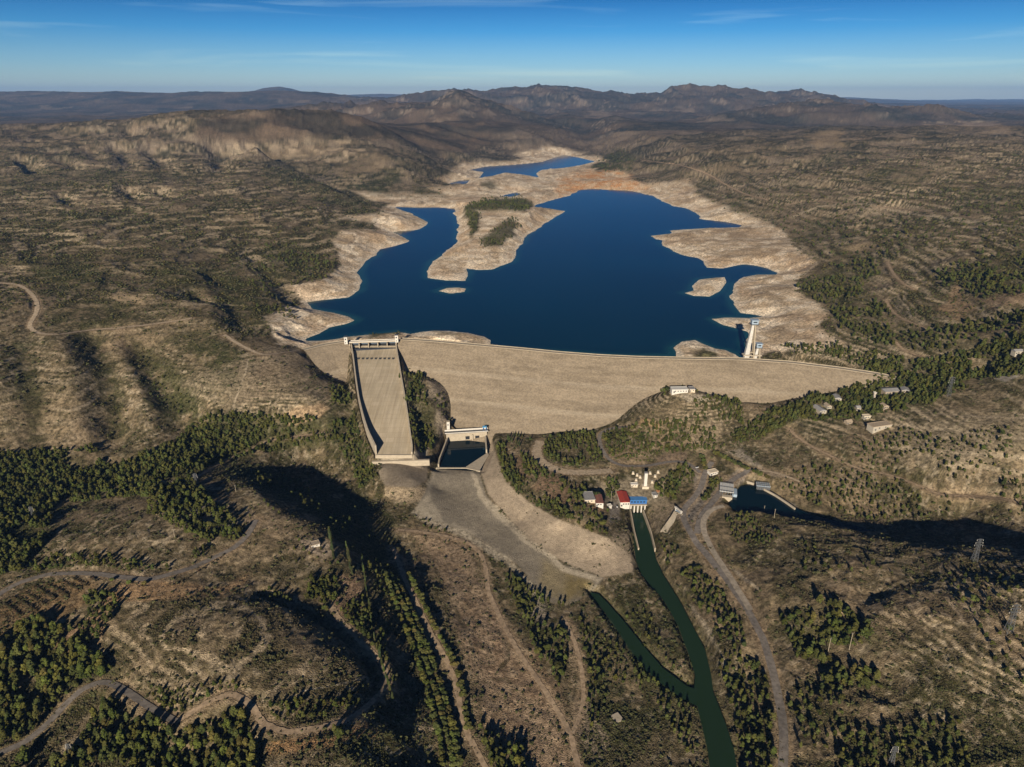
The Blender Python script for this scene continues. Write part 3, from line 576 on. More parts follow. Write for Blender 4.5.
# lake bed under shallow water
paint(smooth(0.5, -3, lakeD) * (LAKEBAND < 1e5) , col(.16,.15,.10), 1)
steep = smooth(.38, .75, slope) * smooth(5200, 7500, Y) * smooth(.35, .6, fbm(X, Y, 240, 4, 231)); paint(steep, col(.34,.27,.20), .6)
ALB = ALB * (1 - 0.06 * (1 - np.maximum(pal2, 0))[..., None])
ALB = np.clip(ALB * (0.86 + 0.28 * fbm(X, Y, 3.0, 2, 401)[..., None]), 0.01, 0.8).astype(np.float32)
NODUST = np.maximum.reduce([smooth(4, 1, ROADD), smooth(3, 0, lakeD) * (Y > ax_y), smooth(2, 0, rivD), smooth(3, 0, canD), smooth(3, 0, poolD)])
del warp_a, warp_b, far_wu, far_wv
# ------------------------------------------------------------------ scene helpers
def new_mesh(name, verts, faces_flat, nper, colors=None, smooth_shade=True, attr="tint"):
    me = bpy.data.meshes.new(name)
    verts = np.ascontiguousarray(verts, np.float32); faces_flat = np.ascontiguousarray(faces_flat, np.int32)
    nf = len(faces_flat) // nper
    me.vertices.add(len(verts)); me.vertices.foreach_set("co", verts.ravel())
    me.loops.add(len(faces_flat)); me.loops.foreach_set("vertex_index", faces_flat)
    me.polygons.add(nf)
    me.polygons.foreach_set("loop_start", np.arange(0, nf * nper, nper, dtype=np.int32))
    me.polygons.foreach_set("loop_total", np.full(nf, nper, np.int32))
    me.polygons.foreach_set("use_smooth", np.full(nf, smooth_shade, bool))
    if colors is not None:
        ca = me.color_attributes.new(attr, 'FLOAT_COLOR', 'POINT')
        c4 = np.ones((len(verts), 4), np.float32); c4[:, :colors.shape[1]] = colors
        ca.data.foreach_set("color", c4.ravel())
    me.update(); me.validate(verbose=False)
    return me
def link(name, me, mat=None, parent=None, loc=None):
    o = bpy.data.objects.new(name, me); C.objects.link(o)
    if mat is not None:
        me.materials.clear(); me.materials.append(mat)
    if parent is not None: o.parent = parent
    if loc is not None: o.location = loc
    return o
def tag(o, label=None, cat=None, group=None, kind=None):
    if label: o["label"] = label
    if cat: o["category"] = cat
    if group: o["group"] = group
    if kind: o["kind"] = kind
    return o
def empty(name, loc, rz=0.0):
    o = bpy.data.objects.new(name, None); C.objects.link(o); o.location = loc; o.rotation_euler = (0, 0, rz); o.empty_display_size = 1.0
    return o
def nodes_of(m):
    m.use_nodes = True; nt = m.node_tree; nt.nodes.clear(); return nt
def material(name, base, rough=0.9, var=0.25, scale=0.4, spec=0.2, metallic=0.0, bump=0.0, bscale=2.0, stretch=None, second=None, coords="Object"):
    """Procedural surface: base colour broken up by noise at two sizes."""
    m = bpy.data.materials.new(name); nt = nodes_of(m); N = nt.nodes; L = nt.links
    out = N.new("ShaderNodeOutputMaterial"); bs = N.new("ShaderNodeBsdfPrincipled"); L.new(bs.outputs[0], out.inputs[0])
    tc = N.new("ShaderNodeTexCoord"); mp = N.new("ShaderNodeMapping"); L.new(tc.outputs[coords], mp.inputs[0])
    if stretch: mp.inputs["Scale"].default_value = stretch
    n1 = N.new("ShaderNodeTexNoise"); n1.inputs["Scale"].default_value = scale; n1.inputs["Detail"].default_value = 6; n1.inputs["Roughness"].default_value = 0.65; L.new(mp.outputs[0], n1.inputs["Vector"])
    mx = N.new("ShaderNodeMix"); mx.data_type = 'RGBA'
    b = np.array(base); c2 = np.array(second) if second is not None else np.clip(b * (1 + var), 0, 1)
    b1 = b * (1 - var) if second is None else b
    mx.inputs[6].default_value = (*b1, 1); mx.inputs[7].default_value = (*c2, 1)
    rp = N.new("ShaderNodeMapRange"); rp.inputs[1].default_value = 0.3; rp.inputs[2].default_value = 0.7; L.new(n1.outputs[0], rp.inputs[0]); L.new(rp.outputs[0], mx.inputs[0])
    L.new(mx.outputs[2], bs.inputs["Base Color"])
    bs.inputs["Roughness"].default_value = rough; bs.inputs["Metallic"].default_value = metallic; bs.inputs["Specular IOR Level"].default_value = spec
    if bump > 0:
        n2 = N.new("ShaderNodeTexNoise"); n2.inputs["Scale"].default_value = bscale; n2.inputs["Detail"].default_value = 4; L.new(tc.outputs[coords], n2.inputs["Vector"])
        bp = N.new("ShaderNodeBump"); bp.inputs["Strength"].default_value = bump; bp.inputs["Distance"].default_value = 0.5; L.new(n2.outputs[0], bp.inputs["Height"]); L.new(bp.outputs[0], bs.inputs["Normal"])
    return m
def tint_material(name, attr, rough=1.0, spec=0.0, bump=0.6, scales=(0.35, 1.6), var=0.35, bdist=0.8):
    """Colour from the mesh's own colour attribute, broken up by noise in world metres."""
    m = bpy.data.materials.new(name); nt = nodes_of(m); N = nt.nodes; L = nt.links
    out = N.new("ShaderNodeOutputMaterial"); bs = N.new("ShaderNodeBsdfPrincipled"); L.new(bs.outputs[0], out.inputs[0])
    at = N.new("ShaderNodeAttribute"); at.attribute_name = attr
    tc = N.new("ShaderNodeTexCoord")
    n1 = N.new("ShaderNodeTexNoise"); n1.inputs["Scale"].default_value = scales[0]; n1.inputs["Detail"].default_value = 5; n1.inputs["Roughness"].default_value = 0.75; L.new(tc.outputs["Object"], n1.inputs["Vector"])
    r1 = N.new("ShaderNodeMapRange"); r1.inputs[1].default_value = 0.38; r1.inputs[2].default_value = 0.62; r1.inputs[3].default_value = 1 - var; r1.inputs[4].default_value = 1 + var; L.new(n1.outputs[0], r1.inputs[0])
    vm = N.new("ShaderNodeVectorMath"); vm.operation = 'SCALE'; L.new(at.outputs["Color"], vm.inputs[0])
    mxv = N.new("ShaderNodeMix"); mxv.data_type = 'FLOAT'; mxv.inputs[2].default_value = 1.0; L.new(at.outputs["Alpha"], mxv.inputs[0]); L.new(r1.outputs[0], mxv.inputs[3]); L.new(mxv.outputs[0], vm.inputs["Scale"])
    L.new(vm.outputs[0], bs.inputs["Base Color"])
    bs.inputs["Roughness"].default_value = rough; bs.inputs["Specular IOR Level"].default_value = spec
    if bump > 0:
        n2 = N.new("ShaderNodeTexNoise"); n2.inputs["Scale"].default_value = scales[1]; n2.inputs["Detail"].default_value = 3; L.new(tc.outputs["Object"], n2.inputs["Vector"])
        bp = N.new("ShaderNodeBump"); bp.inputs["Strength"].default_value = bump; bp.inputs["Distance"].default_value = bdist; L.new(n2.outputs[0], bp.inputs["Height"]); L.new(bp.outputs[0], bs.inputs["Normal"])
    return m
def water_material(name, base, rough=0.08, bump=0.15, scale=0.25, spec=0.5):
    m = bpy.data.materials.new(name); nt = nodes_of(m); N = nt.nodes; L = nt.links
    out = N.new("ShaderNodeOutputMaterial"); bs = N.new("ShaderNodeBsdfPrincipled"); L.new(bs.outputs[0], out.inputs[0])
    tc = N.new("ShaderNodeTexCoord")
    n1 = N.new("ShaderNodeTexNoise"); n1.inputs["Scale"].default_value = 0.004; n1.inputs["Detail"].default_value = 4; L.new(tc.outputs["Object"], n1.inputs["Vector"])
    mx = N.new("ShaderNodeMix"); mx.data_type = 'RGBA'; mx.inputs[6].default_value = (*[c * 0.8 for c in base], 1); mx.inputs[7].default_value = (*[c * 1.25 for c in base], 1)
    L.new(n1.outputs[0], mx.inputs[0]); L.new(mx.outputs[2], bs.inputs["Base Color"])
    bs.inputs["Roughness"].default_value = rough; bs.inputs["IOR"].default_value = 1.33; bs.inputs["Specular IOR Level"].default_value = spec
    n2 = N.new("ShaderNodeTexNoise"); n2.inputs["Scale"].default_value = scale; n2.inputs["Detail"].default_value = 3; L.new(tc.outputs["Object"], n2.inputs["Vector"])
    bp = N.new("ShaderNodeBump"); bp.inputs["Strength"].default_value = bump; bp.inputs["Distance"].default_value = 0.4; L.new(n2.outputs[0], bp.inputs["Height"]); L.new(bp.outputs[0], bs.inputs["Normal"])
    return m

# ------------------------------------------------------------------ terrain sheet
iv = np.arange(NY * NA, dtype=np.int32).reshape(NY, NA)
faces = np.stack([iv[:-1, :-1], iv[:-1, 1:], iv[1:, 1:], iv[1:, :-1]], -1).reshape(-1)
MT_ground = tint_material("dry_scrub_ground", "albedo", scales=(.22, .9), var=.52, bump=.9, bdist=1.6)
me = new_mesh("terrain", np.stack([X, Y, Z], -1).reshape(-1, 3), faces, 4, np.concatenate([ALB, ROUGHV[..., None]], -1).reshape(-1, 4), True, "albedo")
terrain = tag(link("terrain", me, MT_ground), "dry limestone hills and valley floor around the reservoir", "terrain", kind="structure")
del faces

# ------------------------------------------------------------------ water sheets
def sheet(name, px, z, mat, label):
    poly = [P(u, v, z) for u, v in px]
    bm = bmesh.new(); vs = [bm.verts.new(p) for p in poly]; f = bm.faces.new(vs)
    if f.normal.z < 0: f.normal_flip()
    bmesh.ops.triangulate(bm, faces=[f]); me = bpy.data.meshes.new(name); bm.to_mesh(me); bm.free()
    for p in me.polygons:
        if p.normal.z < 0: p.flip()
    return tag(link(name, me, mat), label, "water", kind="structure")
step_i = np.unique(np.concatenate([np.arange(0, NY, 2)])); step_j = np.arange(0, NA, 2)
LD = lakeD[np.ix_(step_i, step_j)]; LX = X[np.ix_(step_i, step_j)]; LY = Y[np.ix_(step_i, step_j)]
cell = (np.minimum.reduce([LD[:-1, :-1], LD[1:, :-1], LD[:-1, 1:], LD[1:, 1:]]) < 14) & (LY[:-1, :-1] > np.interp(LX[:-1, :-1], crest_w[:, 0], crest_w[:, 1]) - 12)
ii, jj = np.nonzero(cell); ncj = len(step_j)
vid = np.stack([ii * ncj + jj, ii * ncj + jj + 1, (ii + 1) * ncj + jj + 1, (ii + 1) * ncj + jj], -1)
uq, inv = np.unique(vid.ravel(), return_inverse=True)
lv = np.stack([LX.ravel()[uq], LY.ravel()[uq], np.zeros(len(uq))], -1)
MT_lake = water_material("deep_reservoir_water", (.0004, .021, .040), 0.15, 0.10, 0.08, .22)
lt = (smooth(-26, -2, LD.ravel()[uq] + 14 * (fbm(lv[:, 0], lv[:, 1], 90, 3, 331) - .5)) * smooth(.35, .6, fbm(lv[:, 0], lv[:, 1], 260, 2, 332) + .05))[:, None]
wn = fbm(lv[:, 0] * .4, lv[:, 1], 170, 4, 333)[:, None]
lc = (col(.0003, .024, .043)[None] * (.72 + .56 * wn)) * (1 - .75 * lt) + col(.012, .075, .075)[None] * .75 * lt
_nt = MT_lake.node_tree; _at = _nt.nodes.new("ShaderNodeAttribute"); _at.attribute_name = "depth_tint"; _bs = next(n for n in _nt.nodes if n.type == 'BSDF_PRINCIPLED'); _nt.links.new(_at.outputs["Color"], _bs.inputs["Base Color"])
lake = tag(link("lake_water", new_mesh("lake_water", lv, inv, 4, lc, True, "depth_tint"), MT_lake), "deep blue reservoir water behind the dam", "water", kind="structure")
MT_river = water_material("green_river_water", (.015, .033, .016), 0.12, 0.10, 0.5, .15)
MT_pool = water_material("dark_pool_water", (.002, .010, .014), 0.08, 0.05, 0.5, .22)
# ------------------------------------------------------------------ camera, light, sky, air
cam = bpy.data.objects.new("camera", bpy.data.cameras.new("camera")); C.objects.link(cam)
cam.location = (0, 0, HC); cam.rotation_euler = (math.pi / 2 - PITCH, 0, 0)
cam.data.sensor_width = 36; cam.data.lens = F / W * 36; cam.data.clip_start = 1; cam.data.clip_end = 200000
scene.camera = cam
sun = bpy.data.objects.new("sun", bpy.data.lights.new("sun", 'SUN')); C.objects.link(sun)
sun.data.energy = 4.6; sun.data.angle = math.radians(0.5); sun.data.color = (1.0, 0.87, 0.70)
az, el = math.radians(SUN_AZ), math.radians(SUN_EL)
sun.rotation_euler = Vector((math.sin(az) * math.cos(el), math.cos(az) * math.cos(el), -math.sin(el))).to_track_quat('-Z', 'Y').to_euler()
sun.location = (-600, -600, 900)
world = bpy.data.worlds.new("World"); scene.world = world; world.use_nodes = True
nt = world.node_tree; nt.nodes.clear(); N = nt.nodes; L = nt.links
wo = N.new("ShaderNodeOutputWorld"); bg = N.new("ShaderNodeBackground"); L.new(bg.outputs[0], wo.inputs[0])
sky = N.new("ShaderNodeTexSky"); sky.sky_type = 'NISHITA'; sky.sun_disc = False; sky.sun_elevation = el; sky.sun_rotation = math.radians(SUN_AZ + 180)
sky.altitude = 500; sky.air_density = 1.0; sky.dust_density = 0.25; sky.ozone_density = 1.6
tc = N.new("ShaderNodeTexCoord"); sx = N.new("ShaderNodeSeparateXYZ"); L.new(tc.outputs["Generated"], sx.inputs[0])
# the clear winter sky deepens quickly above the horizon
rp = N.new("ShaderNodeValToRGB"); L.new(sx.outputs["Z"], rp.inputs[0])
cr = rp.color_ramp; cr.elements[0].position = 0.0; cr.elements[0].color = (.46, .57, .76, 1); cr.elements[1].position = 0.125; cr.elements[1].color = (.006, .125, .34, 1)
e = cr.elements.new(0.035); e.color = (.26, .44, .71, 1)
e = cr.elements.new(0.075); e.color = (.075, .29, .60, 1)
e = cr.elements.new(0.6); e.color = (.042, .09, .15, 1)
mul = N.new("ShaderNodeMix"); mul.data_type = 'RGBA'; mul.blend_type = 'MULTIPLY'; mul.inputs[0].default_value = 1; L.new(sky.outputs[0], mul.inputs[6]); L.new(rp.outputs[0], mul.inputs[7])
# thin cirrus
mp = N.new("ShaderNodeMapping"); mp.inputs["Scale"].default_value = (2.2, 2.2, 34); mp.inputs["Rotation"].default_value = (0, 0.02, 0); L.new(tc.outputs["Generated"], mp.inputs[0])
cn = N.new("ShaderNodeTexNoise"); cn.inputs["Scale"].default_value = 1.6; cn.inputs["Detail"].default_value = 7; cn.inputs["Distortion"].default_value = 0.6; L.new(mp.outputs[0], cn.inputs["Vector"])
cm = N.new("ShaderNodeMapRange"); cm.inputs[1].default_value = 0.56; cm.inputs[2].default_value = 0.82; cm.inputs[4].default_value = 0.30; L.new(cn.outputs[0], cm.inputs[0])
cmix = N.new("ShaderNodeMix"); cmix.data_type = 'RGBA'; L.new(cm.outputs[0], cmix.inputs[0]); L.new(mul.outputs[2], cmix.inputs[6])
gain = N.new("ShaderNodeMix"); gain.data_type = 'RGBA'; gain.blend_type = 'MULTIPLY'; gain.inputs[0].default_value = 1; L.new(sky.outputs[0], gain.inputs[6]); gain.inputs[7].default_value = (.72, .78, .82, 1)
L.new(gain.outputs[2], cmix.inputs[7])
L.new(cmix.outputs[2], bg.inputs[0]); bg.inputs[1].default_value = 0.10
def make_haze():
    bm = bmesh.new(); x0, x1, y0, y1, z0, z1 = -52000, 52000, -300, 52000, -140, 900
    vs = [bm.verts.new((x, y, z)) for z in (z0, z1) for x, y in ((x0, y0), (x1, y0), (x1, y1), (x0, y1))]
    for f in ((3, 2, 1, 0), (4, 5, 6, 7), (0, 1, 5, 4), (1, 2, 6, 5), (2, 3, 7, 6), (3, 0, 4, 7)): bm.faces.new([vs[k] for k in f])
    me = bpy.data.meshes.new("haze"); bm.to_mesh(me); bm.free()
    m = bpy.data.materials.new("thin_air"); nt = nodes_of(m); o_ = nt.nodes.new("ShaderNodeOutputMaterial"); vol = nt.nodes.new("ShaderNodeVolumePrincipled")
    vol.inputs["Color"].default_value = (.28, .52, 1.0, 1); vol.inputs["Density"].default_value = HAZE; vol.inputs["Anisotropy"].default_value = 0.0
    nt.links.new(vol.outputs[0], o_.inputs["Volume"])
    return tag(link("haze", me, m), "thin blue air haze over the far hills", "haze", kind="stuff")
HAZE = 2.2e-5
make_haze()
scene.view_settings.view_transform = 'Standard'; scene.view_settings.look = 'None'; scene.view_settings.gamma = 1.0; scene.view_settings.exposure = 0.52; scene.view_settings.use_curve_mapping = False
scene.cycles.use_denoising = True; scene.cycles.max_bounces = 4; scene.cycles.diffuse_bounces = 2; scene.cycles.glossy_bounces = 2; scene.cycles.volume_bounces = 0; scene.cycles.transmission_bounces = 2
scene.cycles.caustics_reflective = False; scene.cycles.caustics_refractive = False
# ------------------------------------------------------------------ built things
def gz(x, y): return float(gsample(Z, [x], [y])[0])
def on_ground(u, v):
    p = cast(Z, u, v)[0]; return Vector((p[0], p[1], p[2]))
class MB:
    """Collects solids in world metres and links them as one mesh."""
    def __init__(s): s.v = []; s.f = []
    def box(s, c, size, rz=0.0, taper=1.0):
        hx, hy = size[0] / 2, size[1] / 2; ca, sa = math.cos(rz), math.sin(rz); b = len(s.v)
        for z, k in ((0, 1.0), (size[2], taper)):
            for x, y in ((-hx, -hy), (hx, -hy), (hx, hy), (-hx, hy)):
                x *= k; y *= k
                s.v.append((c[0] + x * ca - y * sa, c[1] + x * sa + y * ca, c[2] + z))
        for f in ((3, 2, 1, 0), (4, 5, 6, 7), (0, 1, 5, 4), (1, 2, 6, 5), (2, 3, 7, 6), (3, 0, 4, 7)): s.f.append([b + k for k in f])
        return s
    def beam(s, p, q, w, w2=None):
        p = Vector(p); q = Vector(q); w2 = w if w2 is None else w2
        d = (q - p).normalized(); a = d.cross(Vector((0, 0, 1)))
        if a.length < 1e-3: a = Vector((1, 0, 0))
        a.normalize(); c = d.cross(a); b = len(s.v)
        for pt, k in ((p, w), (q, w2)):
            for x, y in ((-1, -1), (1, -1), (1, 1), (-1, 1)): s.v.append(tuple(pt + a * (x * k / 2) + c * (y * k / 2)))
        for f in ((3, 2, 1, 0), (4, 5, 6, 7), (0, 1, 5, 4), (1, 2, 6, 5), (2, 3, 7, 6), (3, 0, 4, 7)): s.f.append([b + k for k in f])
        return s
    def prism(s, base, z0, z1):
        b = len(s.v); n = len(base)
        for z in (z0, z1):
            for p in base: s.v.append((p[0], p[1], z))
        s.f.append([b + k for k in range(n)][::-1]); s.f.append([b + n + k for k in range(n)])
        for k in range(n): j = (k + 1) % n; s.f.append([b + k, b + j, b + n + j, b + n + k])
        return s
    def cyl(s, c, r, h, n=14, r2=None):
        r2 = r if r2 is None else r2; b = len(s.v)
        for z, rr in ((0, r), (h, r2)):
            for k in range(n): a = 2 * math.pi * k / n; s.v.append((c[0] + rr * math.cos(a), c[1] + rr * math.sin(a), c[2] + z))
        s.f.append([b + k for k in range(n)][::-1]); s.f.append([b + n + k for k in range(n)])
        for k in range(n): j = (k + 1) % n; s.f.append([b + k, b + j, b + n + j, b + n + k])
        return s
    def strip(s, left, right):
        b = len(s.v); n = len(left)
        for a, c in zip(left, right): s.v.append(tuple(a)); s.v.append(tuple(c))
        for k in range(n - 1): s.f.append([b + 2 * k, b + 2 * k + 1, b + 2 * k + 3, b + 2 * k + 2])
        return s
    def wall(s, line, base, top, thick):
        """A wall along a polyline: base and top heights per point."""
        pts = [Vector((p[0], p[1], 0)) for p in line]; b = len(s.v); n = len(pts)
        for k in range(n):
            d = (pts[min(k + 1, n - 1)] - pts[max(k - 1, 0)]).normalized(); nn = Vector((-d.y, d.x, 0)) * thick / 2
            for q, z in ((pts[k] - nn, base[k]), (pts[k] + nn, base[k]), (pts[k] + nn, top[k]), (pts[k] - nn, top[k])): s.v.append((q.x, q.y, z))
        for k in range(n - 1):
            for i in range(4): j = (i + 1) % 4; s.f.append([b + 4 * k + i, b + 4 * k + j, b + 4 * k + 4 + j, b + 4 * k + 4 + i])
        s.f.append([b, b + 1, b + 2, b + 3]); e_ = b + 4 * (n - 1); s.f.append([e_ + 3, e_ + 2, e_ + 1, e_])
        return s
    def build(s, name, mat, parent=None, label=None, bevel=0.0):
        off = Vector(parent["_o"]) if parent is not None and "_o" in parent else Vector((0, 0, 0))
        me = bpy.data.meshes.new(name); me.from_pydata([tuple(Vector(p) - off) for p in s.v], [], s.f); me.update()
        bm = bmesh.new(); bm.from_mesh(me); bmesh.ops.recalc_face_normals(bm, faces=bm.faces)
        if bevel > 0: bmesh.ops.bevel(bm, geom=list(bm.edges), offset=bevel, segments=1, affect='EDGES', clamp_overlap=True)
        bm.to_mesh(me); bm.free()
        o = link(name, me, mat, parent)
        o["_o"] = tuple(off)
        if label: o["label"] = label
        return o
def thing(name, loc, label, cat, group=None):
    o = empty(name, loc); o["_o"] = tuple(loc); return tag(o, label, cat, group)
def frange(n): return [k / max(1, n - 1) for k in range(n)]

M_conc = material("weathered_concrete", (.38, .325, .24), .95, .22, .08, .1, stretch=(1, 1, .3))
M_conc2 = material("pale_concrete", (.41, .355, .27), .95, .15, .2, .1)
M_chute = material("stained_chute_concrete", (.41, .34, .24), .95, .25, .06, .1, second=(.50, .425, .31), stretch=(1.0, .25, .25), bump=.15, bscale=.6)
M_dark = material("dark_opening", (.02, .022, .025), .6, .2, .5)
M_steel = material("galvanised_steel", (.095, .10, .105), .55, .2, .6, .4)
M_bsteel = material("blue_grey_steel", (.30, .38, .46), .5, .15, .5, .4)
M_blue = material("blue_painted_steel", (.03, .13, .36), .45, .2, .6, .4)
M_white = material("white_render", (.58, .55, .49), .9, .12, .5, .1)
M_cream = material("cream_render", (.58, .50, .38), .9, .15, .5, .1)
M_red = material("red_roof_tiles", (.34, .055, .04), .85, .25, .8, .1)
M_brick = material("red_brown_roof", (.22, .10, .075), .9, .25, .6, .1)
M_grey = material("grey_roof_sheet", (.27, .265, .26), .8, .2, .4, .2)
M_tan = material("tan_roof", (.36, .29, .21), .9, .2, .5, .1)
M_stone = material("rough_stone", (.33, .27, .20), .95, .3, .6, .1, bump=.5, bscale=1.2)
M_glass = material("window_glass", (.03, .04, .05), .15, .2, .4, .5)
M_asph = material("worn_asphalt", (.175, .155, .135), .95, .22, .25, .1)
M_dirt = material("pale_dirt_track", (.34, .255, .17), 1.0, .25, .25, .0)
M_gravel = material("grey_gravel", (.42, .335, .235), 1.0, .22, .3, .0)
M_paleroad = material("pale_gravel_road", (.32, .275, .215), 1.0, .2, .25, .0)
M_line = material("white_road_line", (.6, .58, .52), .9, .1, 1.0)
ROADM = {"asphalt": M_asph, "dirt": M_dirt, "gravel": M_gravel, "pale": M_paleroad}
RDLAB = {"paved_road": "grey paved road bending past the orchard and the slope of pines", "valley_road": "narrow grey paved road climbing out of the dark pine wood", "terrace_road": "broad pale gravel loop on the pine terrace below the dam",
         "access_road": "grey service road above the power station", "main_road": "grey road running down the valley beside the river", "loop_road": "pale road loop under the shaded ridge",
         "dirt_track": "pale bare dirt track through the valley floor", "hillside_track": "bare dirt track across the terraced slope", "lakeside_track": "short pale dirt track between pines above the lake",
         "ridge_road": "gravel road along the rocky ridge", "plateau_track": "pale dirt track on the plateau beyond the lake", "rim_track": "narrow dirt track inside the pine belt"}
for name, w3, wd, mk in road_lines:
    pts = [Vector(p) for p in densify(w3, 3.0)]
    Lf, Rt = [], []; vary = .22 if mk in ('dirt', 'gravel') else .05
    for k, p in enumerate(pts):
        d = (pts[min(k + 2, len(pts) - 1)] - pts[max(k - 2, 0)]); d.z = 0; d.normalize(); nn = Vector((-d.y, d.x, 0)) * wd / 2
        a, b = p + nn * random.uniform(1 - vary, 1 + vary), p - nn * random.uniform(1 - vary, 1 + vary)
        lift = 0.30 + 0.00018 * p.y
        a.z = max(gz(a.x, a.y), gz(p.x, p.y) - .3) + lift; b.z = max(gz(b.x, b.y), gz(p.x, p.y) - .3) + lift
        Lf.append(a); Rt.append(b)
    o = MB().strip(Lf, Rt).build(name, ROADM[mk]); del o["_o"]
    tag(o, RDLAB[name], "road", kind="structure")
    for pl in o.data.polygons:
        if pl.normal.z < 0: pl.flip()

for mm in (M_dirt, M_gravel, M_paleroad, M_asph):
    rp_ = next(n for n in mm.node_tree.nodes if n.type == 'MAP_RANGE'); rp_.inputs[1].default_value = .4; rp_.inputs[2].default_value = .6
# chute slabs: joints every few metres and long water stains
nt_ = M_chute.node_tree; bs_ = next(n for n in nt_.nodes if n.type == 'BSDF_PRINCIPLED'); src_ = bs_.inputs["Base Color"].links[0].from_socket
tc_ = nt_.nodes.new("ShaderNodeTexCoord"); bt_ = nt_.nodes.new("ShaderNodeTexBrick"); bt_.inputs["Scale"].default_value = 1.0; bt_.inputs["Brick Width"].default_value = 12.0; bt_.inputs["Row Height"].default_value = 11.0; bt_.inputs["Mortar Size"].default_value = .35; bt_.offset = 0.0
bt_.inputs["Color1"].default_value = (1, 1, 1, 1); bt_.inputs["Color2"].default_value = (.88, .88, .86, 1); bt_.inputs["Mortar"].default_value = (.80, .79, .77, 1); nt_.links.new(tc_.outputs["Object"], bt_.inputs["Vector"])
mp_ = nt_.nodes.new("ShaderNodeMapping"); mp_.inputs["Scale"].default_value = (.25, .012, .012); nt_.links.new(tc_.outputs["Object"], mp_.inputs[0]); ns_ = nt_.nodes.new("ShaderNodeTexNoise"); ns_.inputs["Scale"].default_value = 1.0; ns_.inputs["Detail"].default_value = 5; nt_.links.new(mp_.outputs[0], ns_.inputs["Vector"])
mr_ = nt_.nodes.new("ShaderNodeMapRange"); mr_.inputs[1].default_value = .35; mr_.inputs[2].default_value = .65; mr_.inputs[3].default_value = .86; mr_.inputs[4].default_value = 1.08; nt_.links.new(ns_.outputs[0], mr_.inputs[0])
m1_ = nt_.nodes.new("ShaderNodeMix"); m1_.data_type = 'RGBA'; m1_.blend_type = 'MULTIPLY'; m1_.inputs[0].default_value = 1; nt_.links.new(src_, m1_.inputs[6]); nt_.links.new(bt_.outputs[0], m1_.inputs[7])
v1_ = nt_.nodes.new("ShaderNodeVectorMath"); v1_.operation = 'SCALE'; nt_.links.new(m1_.outputs[2], v1_.inputs[0]); nt_.links.new(mr_.outputs[0], v1_.inputs["Scale"]); nt_.links.new(v1_.outputs[0], bs_.inputs["Base Color"])
# --- embankment dam
def offset_line(line, d):
    out = []
    for k, p in enumerate(line):
        t = Vector(line[min(k + 1, len(line) - 1)]) - Vector(line[max(k - 1, 0)]); t.z = 0; t.normalize()
        out.append((p[0] + t.y * d, p[1] - t.x * d))
    return out
crest3 = densify([P(u, v, ZC) for u, v in CREST], 4.0)
for it in range(6): crest3[1:-1] = .25 * crest3[:-2] + .5 * crest3[1:-1] + .25 * crest3[2:]
DAM0 = crest3[len(crest3) // 2]
dam = thing("embankment_dam", tuple(DAM0), "long tan earth and rockfill dam holding back the blue reservoir", "dam")
prof = [(-85, -26), (-60, -15), (-35, -2.5), (-8, 10.8), (-5, 11.6)]
prof += [(5, 11.6)]
dcur, zcur = 5.0, 11.6
while zcur > -84:
    nz = zcur - 2.2
    if zcur > -19.0 >= nz or zcur > -45.0 >= nz: dcur += 1.6; prof.append((dcur, zcur - .3))
    dcur += 2.2 * 2.02; zcur = nz; prof.append((dcur, zcur))
M_dam = tint_material("rockfill_face", "albedo", bump=.5, scales=(.3, .9), var=.22, bdist=.7)
xcut_l, xcut_r = P(349.5, 341, ZC)[0], P(397.5, 341, ZC)[0]
